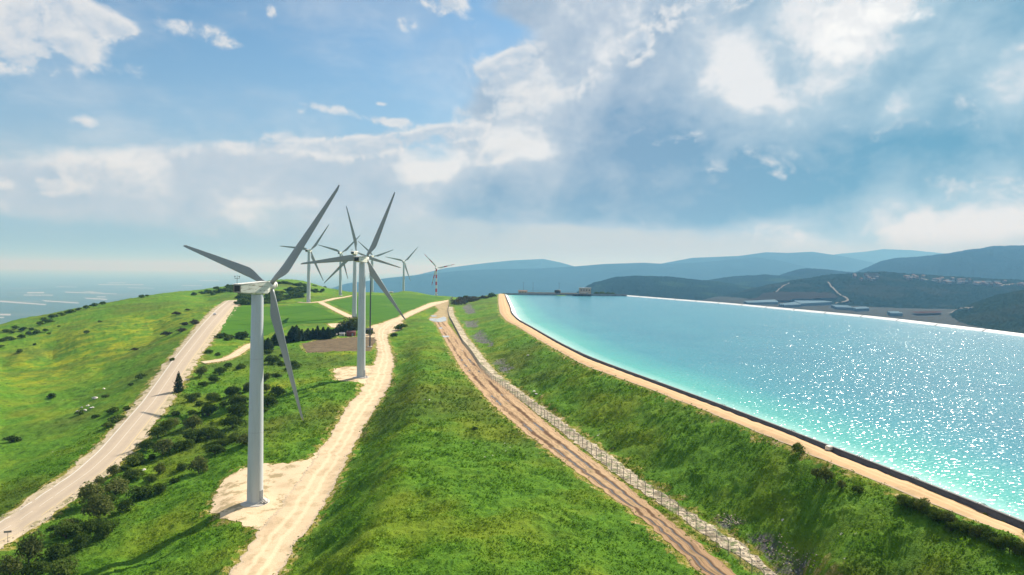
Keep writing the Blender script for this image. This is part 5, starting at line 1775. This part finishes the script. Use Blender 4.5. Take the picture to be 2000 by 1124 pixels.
for k in range(8):
    for j in range(3):
        mb = MB(); mb.box((-20 + 5.8 * k, -7.03, 2.2 + 4 * j), (2.4, 0.14, 2.0)); mb.build('window', M_VENT, ab)
# ------------------------------------------------------------------ plants
def foliage_mat(name, c0, c1, c2, sc=1.2):
    m, nt, out = material(name)
    P = nt.pos()
    oi = nt.n('ShaderNodeObjectInfo').outputs['Random']
    f = nt.math('ADD', nt.noise(P, sc, 3.0, 0.6), nt.math('MULTIPLY', nt.math('SUBTRACT', oi, 0.5), 0.25))
    c = nt.ramp(f, [(0.30, c0), (0.52, c1), (0.75, c2)])
    d = nt.n('ShaderNodeBsdfPrincipled', {'Base Color': c, 'Roughness': 0.85, 'Specular IOR Level': 0.06})
    t = nt.n('ShaderNodeBsdfTranslucent', {'Color': nt.mix(1.0, c, (1.2, 1.3, 0.5), 'MULTIPLY')})
    mx = nt.n('ShaderNodeMixShader', {0: 0.32, 1: d.outputs[0], 2: t.outputs[0]})
    nt.t.links.new(mx.outputs[0], out.inputs['Surface'])
    return m


M_LEAF = foliage_mat('scrub_leaves', (0.026, 0.050, 0.009), (0.062, 0.100, 0.016), (0.118, 0.155, 0.028))
M_LEAF2 = foliage_mat('olive_leaves', (0.050, 0.066, 0.018), (0.105, 0.125, 0.034), (0.165, 0.180, 0.055))
M_LEAFDRY = foliage_mat('brown_twigs', (0.030, 0.026, 0.018), (0.060, 0.052, 0.036), (0.095, 0.085, 0.060))
M_NEEDLE = foliage_mat('conifer_needles', (0.011, 0.021, 0.010), (0.024, 0.041, 0.017), (0.044, 0.062, 0.026))
M_BARK = simple('grey_bark', (0.09, 0.070, 0.052), 0.9, 0.1, 0.3, 4.0)


def leaf_quads(C, N, size, rng, droop=0.0):
    """one small four-sided leaf spray per centre C with normal N"""
    n = len(C)
    r = rng.normal(size=(n, 3))
    T = np.cross(N, r); T /= np.linalg.norm(T, axis=1)[:, None] + 1e-9
    B = np.cross(N, T)
    s = size * rng.uniform(0.6, 1.35, (n, 1))
    el = rng.uniform(0.45, 0.8, (n, 1))
    V = np.stack([C - T * s, C + B * s * el - N * s * 0.15, C + T * s * 1.05, C - B * s * el - N * s * 0.1], 1)
    return V.reshape(-1, 3)


def shrub_mesh(seed, lobes, nleaf, leaf, flat=0.8, spread=0.30):
    """crown about one metre across standing on z=0"""
    g = np.random.default_rng(seed)
    Cs, Rs = [], []
    for k in range(lobes):
        a = g.uniform(0, 2 * np.pi)
        q = spread * np.sqrt(g.uniform(0.05, 1))
        r = g.uniform(0.17, 0.27)
        z = g.uniform(0.16, 0.62) * flat * (1.1 - q)
        Cs.append((q * np.cos(a), q * np.sin(a), max(z, r * 0.55))); Rs.append(r)
    Cs.append((0, 0, 0.36 * flat)); Rs.append(0.33)
    Cs, Rs = np.array(Cs), np.array(Rs)
    w = Rs ** 2 / (Rs ** 2).sum()
    k = g.choice(len(Cs), nleaf, p=w)
    d = g.normal(size=(nleaf, 3)); d[:, 2] = np.abs(d[:, 2]) * 0.9 + d[:, 2] * 0.25
    d /= np.linalg.norm(d, axis=1)[:, None]
    rad = Rs[k] * g.uniform(0.72, 1.06, nleaf)
    C = Cs[k] + d * rad[:, None] * np.array([1, 1, flat + 0.05])
    C[:, 2] = np.maximum(C[:, 2], 0.02)
    N = d + g.normal(scale=0.55, size=(nleaf, 3)); N /= np.linalg.norm(N, axis=1)[:, None]
    V = leaf_quads(C, N, leaf, g)
    return np_mesh('crown', V, np.arange(len(V)).reshape(-1, 4))


def cone_mesh(seed, width, nleaf, leaf, bulge=0.8, z0=0.06):
    """narrow conifer crown one metre tall"""
    g = np.random.default_rng(seed)
    t = 1 - np.sqrt(g.uniform(0, 1, nleaf))
    t = z0 + (1 - z0) * t ** 0.85
    a = g.uniform(0, 2 * np.pi, nleaf)
    prof = width / 2 * np.minimum(1, (1 - t) ** bulge * 1.15) * np.minimum(1, 0.35 + t * 4)
    wig = 1 + 0.30 * np.sin(a * 3 + t * 19 + seed) * np.sin(t * 31 + seed)
    r = prof * wig * g.uniform(0.62, 1.08, nleaf)
    C = np.stack([r * np.cos(a), r * np.sin(a), t], 1)
    N = np.stack([np.cos(a), np.sin(a), np.full(nleaf, 0.35)], 1) + g.normal(scale=0.45, size=(nleaf, 3))
    N /= np.linalg.norm(N, axis=1)[:, None]
    V = leaf_quads(C, N, leaf, g)
    return np_mesh('crown', V, np.arange(len(V)).reshape(-1, 4))


def stem_mesh(seed, h, r):
    g = np.random.default_rng(seed)
    mb = MB()
    mb.tube((0, 0, -0.12), (0, 0, h), r, r * 0.6, 7)
    for k in range(5):
        a = g.uniform(0, 6.28)
        mb.tube((0, 0, h * g.uniform(0.3, 0.9)), (0.24 * math.cos(a), 0.24 * math.sin(a), h + g.uniform(0.02, 0.16)), r * 0.5, r * 0.2, 5)
    o = mb.build('trunk', M_BARK)
    me = o.data; bpy.data.objects.remove(o)
    return me


PROTO = {
    'shrub': [(shrub_mesh(100 + k, 12, 1700, 0.034, 0.86, 0.38), M_LEAF, stem_mesh(k, 0.22, 0.03)) for k in range(5)],
    'olive': [(shrub_mesh(120 + k, 11, 1300, 0.034, 0.98, 0.27), M_LEAF2, stem_mesh(10 + k, 0.34, 0.032)) for k in range(3)],
    'thicket': [(shrub_mesh(140 + k, 9, 700, 0.045, 0.55, 0.34), M_LEAFDRY, stem_mesh(20 + k, 0.16, 0.02)) for k in range(2)],
    'small': [(shrub_mesh(160 + k, 8, 560, 0.058, 0.70, 0.36), M_LEAF, stem_mesh(30 + k, 0.2, 0.03)) for k in range(4)],
    'cypress': [(cone_mesh(180 + k, 0.34, 1500, 0.026, 0.72), M_NEEDLE, stem_mesh(40 + k, 0.5, 0.016)) for k in range(3)],
    'pine': [(cone_mesh(190 + k, 0.62, 1700, 0.034, 0.62, 0.10), M_NEEDLE, stem_mesh(50 + k, 0.5, 0.02)) for k in range(3)],
}
for k, L_ in PROTO.items():
    for me, mt, st in L_: me.materials.append(mt)
PR = random.Random(11)
FIRST = {}


def plant(kind, name, u, v, w, label, cat, group, h=None, z=None, far=3000, sink=0.09):
    """a plant whose foot shows at (u,v) and whose crown is w photo pixels across (or h pixels tall)"""
    x, y, z_ = hit(u, v, far)
    if kind == 'shrub' and PR.random() < 0.28: kind = 'olive'
    size = (w * 1.18 if h is None else h) * y / FPX
    i = PR.randrange(len(PROTO[kind]))
    key = (name, kind, i)
    if key not in FIRST:
        root = empty(name, (0, 0, 0))
        me, mt, st = PROTO[kind][i]
        link('crown', me, None, root)
        link('trunk', st, None, root)
        FIRST[key] = root
        o = root
    else:
        o = copy_tree(FIRST[key])
        for c in ('label', 'category', 'group'):
            if c in o: del o[c]
    o.location = (x, y, surface(x, y) - sink * size if z is None else z)
    o.rotation_euler = (0, 0, PR.uniform(0, 6.28))
    k = PR.uniform(0.85, 1.2)
    if h is None: o.scale = (size * PR.uniform(0.88, 1.15), size * PR.uniform(0.88, 1.12), size * k)
    else: o.scale = (size * (w / h) / (0.34 if kind == 'cypress' else 0.62), size * (w / h) / (0.34 if kind == 'cypress' else 0.62), size)
    tag(o, label, cat, group)
    return o


# scrub between the asphalt road and the turbines (read from an enlargement: x, y, radius)
G1, L1_ = 'scrub bushes between the asphalt road and the turbines', 'dark green round bush among many on the slope between the asphalt road and the turbines'
Z5 = [(880, 313, 28), (975, 232, 22), (912, 207, 27), (995, 200, 25), (1090, 180, 18), (1060, 290, 35), (972, 315, 30), (1085, 330, 45), (1125, 275, 25), (1070, 380, 45), (945, 380, 40), (875, 440, 42), (750, 445, 32), (715, 485, 38), (665, 540, 32),
      (600, 600, 40), (740, 550, 55), (825, 535, 40), (865, 500, 40), (950, 475, 45), (1055, 435, 40), (1070, 490, 35), (1110, 515, 35), (995, 500, 30), (975, 555, 35), (720, 645, 32), (600, 665, 42), (680, 680, 30), (640, 730, 50), (720, 720, 35),
      (525, 715, 55), (420, 757, 58), (575, 805, 35), (450, 830, 66), (410, 890, 45), (480, 915, 55), (300, 920, 56), (320, 885, 45), (365, 975, 46), (260, 1010, 60), (130, 1025, 70), (155, 1090, 48), (265, 1090, 60), (830, 630, 25), (1010, 525, 25),
      (870, 385, 18), (800, 390, 22), (920, 255, 20), (1030, 170, 20), (450, 705, 25), (785, 430, 30), (235, 895, 20), (790, 690, 20), (905, 345, 18), (1015, 350, 22), (560, 640, 22), (690, 590, 20), (500, 770, 26)]
for zx, zy, r in Z5:
    plant('shrub' if r > 24 else 'small', 'bush', zx / 2.322, 640 + (zy + r * 0.72) / 2.322, 2 * r / 2.322, L1_, 'bush', G1)
plant('olive', 'bush', 900 / 2.322, 640 + 655 / 2.322, 2 * 42 / 2.322, 'upright olive brown tree like bush, alone below the dark bushes beside the tall turbine pad', 'bush', G1)
plant('shrub', 'bush', 513 / 2.322, 640 + 680 / 2.322, 2 * 32 / 2.322, 'small round bush touching the stony edge of the asphalt road', 'bush', G1)
plant('shrub', 'bush', 45 / 2.322, 640 + 1130 / 2.322, 2 * 60 / 2.322, 'large dark bush cut off by the picture corner below the asphalt road', 'bush', G1)
Z4 = [(455, 255, 32), (480, 400, 42), (330, 400, 22), (470, 330, 22), (300, 290, 22), (265, 410, 34), (290, 455, 44), (290, 510, 42), (430, 460, 38), (420, 345, 28), (560, 280, 26), (500, 270, 22), (425, 180, 26), (475, 160, 26), (440, 215, 22), (510, 235, 20), (530, 300, 18), (425, 400, 26), (415, 500, 24), (330, 650, 30)]
for zx, zy, r in Z4:
    plant('shrub' if r > 24 else 'small', 'bush', 350 + zx / 2.498, 600 + (zy + r * 0.7) / 2.498, 2 * r / 2.498, 'dark green bush in the cluster around and behind the tallest turbine tower', 'bush', 'scrub bushes around the tallest tower')
# open hillside across the asphalt road
G2 = 'scattered bushes on the open hillside'
for zx, zy, r in [(235, 310, 20), (478, 310, 15), (515, 370, 25), (432, 396, 18), (530, 405, 30), (575, 360, 20), (55, 502, 28), (362, 388, 18), (490, 440, 24), (90, 108, 14), (640, 215, 20), (590, 255, 12), (780, 140, 16)]:
    plant('small', 'bush', zx / 2.322, 640 + (zy + r * 0.7) / 2.322, 2 * r / 2.322, 'small dark bush scattered on the open grassy hillside beyond the asphalt road', 'bush', G2)
for zx, zy, r in [(1490, 520, 45), (1360, 555, 38), (1590, 460, 42), (1500, 475, 28), (1435, 385, 30), (1525, 360, 18), (1100, 670, 26)]:
    plant('thicket', 'thicket', zx / 4.1667, 520 + (zy + r * 0.4) / 4.1667, 2 * r / 4.1667, 'low grey brown thicket on the hillside near the upper asphalt road', 'thicket', 'brown thickets on the hillside')
G3 = 'bushes along the hillside skyline'
for zx, zy, r in [(20, 600, 26), (85, 580, 30), (55, 590, 24), (60, 520, 26), (130, 500, 24), (190, 510, 28), (175, 560, 30), (300, 530, 28), (370, 440, 28), (420, 405, 28), (350, 430, 22), (410, 440, 26), (500, 385, 26), (580, 360, 28), (640, 345, 20), (700, 330, 24),
                  (760, 310, 26), (830, 300, 22), (860, 285, 20), (920, 270, 20), (1010, 255, 26), (1150, 245, 24), (1200, 240, 14), (1580, 220, 24), (1690, 205, 26), (1720, 215, 30), (1760, 180, 22), (1800, 195, 30), (1850, 190, 30), (1900, 175, 26), (1640, 215, 18), (1880, 200, 24), (1760, 205, 24),
                  (400, 550, 14), (160, 690, 18), (280, 635, 14), (370, 520, 18), (700, 540, 20), (810, 445, 16), (480, 490, 12), (230, 540, 24), (260, 510, 20), (100, 530, 22), (10, 650, 20), (330, 470, 22), (450, 400, 18), (540, 375, 18)]:
    plant('small', 'bush', zx / 4.1667, 520 + (zy + r * 0.75) / 4.1667, 2.1 * r / 4.1667, 'dark bush in the line along the hillside skyline above the hazy plain', 'bush', G3)
# wooded hilltop
G4 = 'trees of the wood on the hilltop'
wr = random.Random(3)
W_ = []
for k in range(26): W_.append((wr.uniform(165, 360), wr.uniform(350, 480), 52))
for k in range(74):
    zx = wr.uniform(545, 1115); W_.append((zx, np.interp(zx, [545, 1115], [400, 300]) + wr.uniform(-56, 52), wr.uniform(40, 60)))
for k in range(9): W_.append((wr.uniform(1170, 1340), wr.uniform(262, 302), 30))
for k in range(40):
    zx = wr.uniform(700, 1120); W_.append((zx, np.interp(zx, [700, 800, 1120], [165, 160, 200]) + wr.uniform(0, 20), 26))
for k in range(18): W_.append((wr.uniform(5, 165), wr.uniform(196, 275), 30))
for q in [(1370, 225), (1400, 222), (1500, 238), (1620, 243), (1240, 212), (1210, 208), (1480, 235), (1680, 246)]: W_.append((*q, 18))
for zx, zy, r in sorted(W_, key=lambda q: q[1]):
    plant('small', 'tree', 440 + zx / 7.023, 530 + zy / 7.023, 2 * r / 7.023, 'dark scrubby tree in the wood on the far hilltop', 'tree', G4)
# conifers
x0c = 'conifers in the dark row by the ploughed plot'
for i, (zx, top, base, w) in enumerate([(585, 850, 1100, 120), (690, 800, 1030, 130), (920, 690, 960, 100), (975, 680, 970, 104), (1050, 740, 960, 84), (1130, 735, 945, 92), (1200, 740, 940, 76), (1265, 690, 935, 84), (1340, 710, 935, 86), (1410, 720, 930, 92), (1480, 760, 915, 84), (1560, 680, 890, 120),
                                        (880, 760, 975, 80), (1090, 780, 955, 70), (1170, 790, 945, 66), (1300, 770, 940, 70), (1375, 770, 935, 70), (945, 720, 962, 90), (1010, 730, 958, 90), (1450, 770, 915, 90), (1240, 760, 932, 90), (1520, 740, 900, 90), (830, 860, 985, 90)]):
    lab = 'dark pointed conifer in the row beside the ploughed plot'
    if i == 0: lab = 'dark conifer nearest the tallest tower, outlying at the lower end of the row'
    if i == 1: lab = 'broad dark conifer behind the lower blade of the tallest turbine'
    plant('pine' if w > 90 else 'cypress', 'conifer', 440 + zx / 7.023, 530 + base / 7.023, 1.3 * w / 7.023, lab, 'tree', x0c, h=0.84 * (base - top) / 7.023)
for zx, base, w, lab in ((1655, 872, 250, 'broad round dark tree at the conifer row end, behind the little pale shed'), (1765, 868, 300, 'largest round dark tree, rising behind the dark red shed'), (1985, 878, 120, 'narrow dark tree wedged between the second tower and the steel mast')):
    plant('olive', 'round_tree', 440 + zx / 7.023, 530 + base / 7.023, w / 7.023, lab, 'tree', None)
plant('cypress', 'cypress', 348.5, 766, 18, 'lone dark cypress standing right at the edge of the asphalt road', 'tree', None, h=45)
# bushes under the sandy crest road and at odd places
for zx, zy in [(690, 740), (720, 760), (760, 772), (800, 790), (840, 803), (880, 832), (930, 852), (960, 872), (1020, 893), (1060, 907), (1100, 913), (1140, 934), (1190, 985), (1250, 1003), (1310, 1022), (160, 470), (250, 600), (300, 640), (380, 660), (470, 690), (705, 752), (780, 778), (860, 815), (905, 840), (990, 880), (1040, 900), (1120, 922), (1165, 960), (1215, 992), (1280, 1012), (1325, 1035), (1150, 950), (950, 880), (1080, 930)]:
    plant('shrub', 'bush', 1500 + zx / 2.65, 700 + (zy + 16) / 2.65, PR.uniform(52, 92) / 2.65, 'low dark bush on the embankment just below the sandy crest road', 'bush', 'bushes below the crest road')
plant('small', 'bush', 927.5, 838, 12, 'tiny dark bush alone on the broad grassy top of the berm', 'bush', None)
for u, v, w in [(905, 588, 30), (895, 592, 26), (918, 586, 24), (930, 583, 22), (945, 580, 18), (910, 580, 14), (960, 578, 16), (1000, 570, 12)]:
    plant('thicket' if w > 16 else 'small', 'thicket', u, v + 4, w, 'grey brown thicket at the far end of the muddy track', 'thicket', 'thickets at the far end of the track')
plant('small', 'bush', 911, 584, 13, 'small round dark green bush above the brown thickets at the track end', 'bush', None)
for u, v, w in [(783, 645, 22), (768, 660, 14), (430, 660, 22), (445, 665, 18), (470, 662, 24), (500, 664, 20), (452, 662, 16), (408, 690, 14), (425, 694, 12)]:
    plant('small', 'bush', u, v, w, 'dark bush at the edge of a gravel clearing or crop field', 'bush', 'bushes on the field margins')
for u, v, w in [(1165, 575, 14), (1176, 575.5, 16), (1188, 575.5, 14), (1196, 576, 12)]:
    x, y, z = at_depth(u, v, 1020)
    o = plant('small', 'bush', u, v, w, 'dark bush on the platform beyond the pump house', 'bush', 'bushes on the reservoir platform')
    o.location = (x, y, Z_CREST - 0.3); s_ = w * 1020 / FPX; o.scale = (s_, s_, s_ * 0.7)

# pale rocks on the hillside
RM = simple('limestone_rock', (0.52, 0.48, 0.42), 0.9, 0.2, 0.2, 3.0)
for i, (u, v, s_) in enumerate([(186, 779, 1.9), (172, 795, 1.1), (166, 806, 1.4), (179, 802, 1.2), (203, 761, 1.2), (153, 808, 1.2), (281, 921, 1.0), (160, 798, 0.8), (1043, 767, 1.0), (1047, 772, 0.8), (1031, 698, 0.8), (94, 778, 0.9)]):
    x, y, z = hit(u, v)
    b_ = bmesh.new(); bmesh.ops.create_icosphere(b_, subdivisions=2, radius=0.5)
    for vv in b_.verts:
        n_ = mnoise.noise(vv.co * 2.3 + Vector((i * 7.1, 0, 0)))
        vv.co *= 1 + 0.45 * n_
        vv.co.z *= 0.6
    me = bpy.data.meshes.new('rock'); b_.to_mesh(me); b_.free()
    o = link('rock', me, RM); o.location = (x, y, surface(x, y) + 0.12 * s_); o.scale = (s_ * 1.5, s_, s_ * 1.1); o.rotation_euler = (0, 0, i * 1.3)
    if i == 0: lab = 'largest pale limestone rock on the hillside beyond the asphalt road'
    elif i in (8, 9, 10): lab = 'small pale rock lying on the embankment slope above the fence'
    elif i == 6: lab = 'pale rock in the grass just below the dark bushes'
    else: lab = 'pale limestone rock lying in the hillside grass'
    tag(o, lab, 'rock', 'pale limestone rocks in the grass')

# ------------------------------------------------------------------ coarse weeds: countless leaf sprays over the near slopes
g = np.random.default_rng(23)
n = 330000
s_ = g.uniform(-0.84, 0.84, n)
y_ = np.exp(g.uniform(math.log(62), math.log(420), n))
x_ = s_ * y_
rdv, fdv = sample(ROADD, x_, y_), sample(FIELDD, x_, y_)
near_sh = np.interp(y_, shore[:, 1], shore[:, 0])
dens = np.clip(0.55 + 0.9 * fbm(x_ / 7, y_ / 7, 3, 31), 0.05, 1)
ok = (rdv > g.choice([-0.7, 0.1, 0.7], len(rdv), p=[0.12, 0.28, 0.60])) & (fdv > 1) & (x_ < near_sh - 4) & (g.uniform(0, 1, n) < dens * sstep(420, 170, y_)) & (x_ > -145)
x_, y_ = x_[ok], y_[ok]
ii = np.clip(np.searchsorted(FL, y_), 0, len(FL) - 1); jj = np.clip(np.searchsorted(FS, x_ / y_), 0, len(FS) - 1)
z_ = GZ[ii, jj]
n = len(x_)
C = np.repeat(np.stack([x_, y_, z_], 1), 3, 0)
C += g.normal(scale=0.14, size=C.shape) * np.array([1, 1, 0.5])
sz = np.repeat(g.uniform(0.09, 0.20, n) * np.clip(y_ / 130, 0.9, 1.8), 3)
C[:, 2] += sz * 0.5
N = g.normal(size=C.shape); N[:, 2] = np.abs(N[:, 2]) + 0.35
N /= np.linalg.norm(N, axis=1)[:, None]
V = leaf_quads(C, N, sz[:, None], g)
me = np_mesh('weeds', V, np.arange(len(V)).reshape(-1, 4))
m, nt, out = material('weed_leaves')
P = nt.pos()
c = nt.ramp(nt.noise(P, 0.9, 5.0, 0.65), [(0.22, (0.046, 0.120, 0.011)), (0.48, (0.082, 0.186, 0.014)), (0.72, (0.122, 0.232, 0.018))])
c = nt.mix(nt.maprange(nt.noise(P, 0.055, 4.0, 0.55), 0.42, 0.72), c, nt.mix(0.55, c, (0.190, 0.230, 0.012)))
c = nt.mix(nt.math('MULTIPLY', nt.maprange(nt.noise(nt.vmath('ADD', P, (311, 87, 0)), 0.018, 3.0, 0.5), 0.48, 0.64), 0.45), c, (0.085, 0.088, 0.018))
d = nt.n('ShaderNodeBsdfPrincipled', {'Base Color': c, 'Roughness': 0.85, 'Specular IOR Level': 0.05})
t = nt.n('ShaderNodeBsdfTranslucent', {'Color': nt.mix(1.0, c, (1.25, 1.3, 0.5), 'MULTIPLY')})
nt.t.links.new(nt.n('ShaderNodeMixShader', {0: 0.35, 1: d.outputs[0], 2: t.outputs[0]}).outputs[0], out.inputs['Surface'])
tag(link('weeds', me, m), kind='stuff')

# broken limestone along the fence, the verges and the scree: countless loose stones
pts = []
for key, num, lo, hi, sz in (('rocky_strip', 5200, 0.0, 1.0, (0.06, 0.20)), ('dirt_road', 900, -0.02, 0.06, (0.06, 0.15)), ('dirt_road', 1100, 0.92, 1.04, (0.06, 0.16)), ('asphalt_verge', 700, 0.86, 1.0, (0.08, 0.24)), ('asphalt_verge', 350, 0.0, 0.10, (0.08, 0.22))):
    a, b = RIB[key]
    k = g.integers(0, len(a), num); t = g.uniform(lo, hi, num)
    p = a[k, :2] * (1 - t)[:, None] + b[k, :2] * t[:, None]
    ok = (p[:, 1] > 84) & (p[:, 1] < 420)
    p = p[ok]
    pts.append(np.c_[p, ground(p[:, 0], p[:, 1]) + 0.06, g.uniform(*sz, len(p))])
for k in [q for q in AREA if q.startswith('scree')]:
    P_ = AREA[k][:, :2]
    q = P_.mean(0) + (P_[g.integers(0, len(P_), 120)] - P_.mean(0)) * np.sqrt(g.uniform(0, 1, 120))[:, None]
    ii = np.clip(np.searchsorted(FL, q[:, 1]), 0, len(FL) - 1); jj = np.clip(np.searchsorted(FS, q[:, 0] / q[:, 1]), 0, len(FS) - 1)
    pts.append(np.c_[q, GZ[ii, jj], g.uniform(0.05, 0.13, len(q))])
pts = np.vstack(pts)
n = len(pts)
base = np.array([(-1, -1, -.6), (1, -1, -.6), (1, 1, -.6), (-1, 1, -.6), (-.7, -.8, .5), (.8, -.6, .6), (.6, .8, .45), (-.8, .6, .6)])
V = base[None] * g.uniform(0.6, 1.3, (n, 8, 3))
a = g.uniform(0, 6.28, n)
R = np.zeros((n, 3, 3)); R[:, 0, 0] = np.cos(a); R[:, 0, 1] = -np.sin(a); R[:, 1, 0] = np.sin(a); R[:, 1, 1] = np.cos(a); R[:, 2, 2] = 1
V = np.einsum('nij,nkj->nki', R, V) * pts[:, 3][:, None, None] + pts[:, None, :3]
F = np.array([(3, 2, 1, 0), (4, 5, 6, 7), (0, 1, 5, 4), (1, 2, 6, 5), (2, 3, 7, 6), (3, 0, 4, 7)])
F = (np.arange(n) * 8)[:, None, None] + F[None]
m, nt, out = material('loose_stone')
c = nt.ramp(nt.noise(nt.pos(), 1.1, 2.0), [(0.3, (0.17, 0.14, 0.10)), (0.5, (0.38, 0.32, 0.24)), (0.7, (0.55, 0.48, 0.37))])
principled(nt, out, c, 0.9, 0.1)
tag(link('rubble', np_mesh('rubble', V.reshape(-1, 3), F.reshape(-1, 4)), m), kind='stuff')
# ------------------------------------------------------------------ air
m, nt, out = material('haze_air')
vol = nt.n('ShaderNodeVolumePrincipled', {'Color': (0.155, 0.395, 0.67, 1.0), 'Absorption Color': (0.80, 0.42, 0.0, 1.0), 'Density': 1.15e-4, 'Anisotropy': 0.15})
nt.t.links.new(vol.outputs[0], out.inputs['Volume'])
mb = MB()
mb.box((0, 39000, (HC - 425 + 540) / 2), (260000, 84000, 540 - (HC - 425)))
hz = mb.build('haze', m)
tag(hz, kind='stuff')
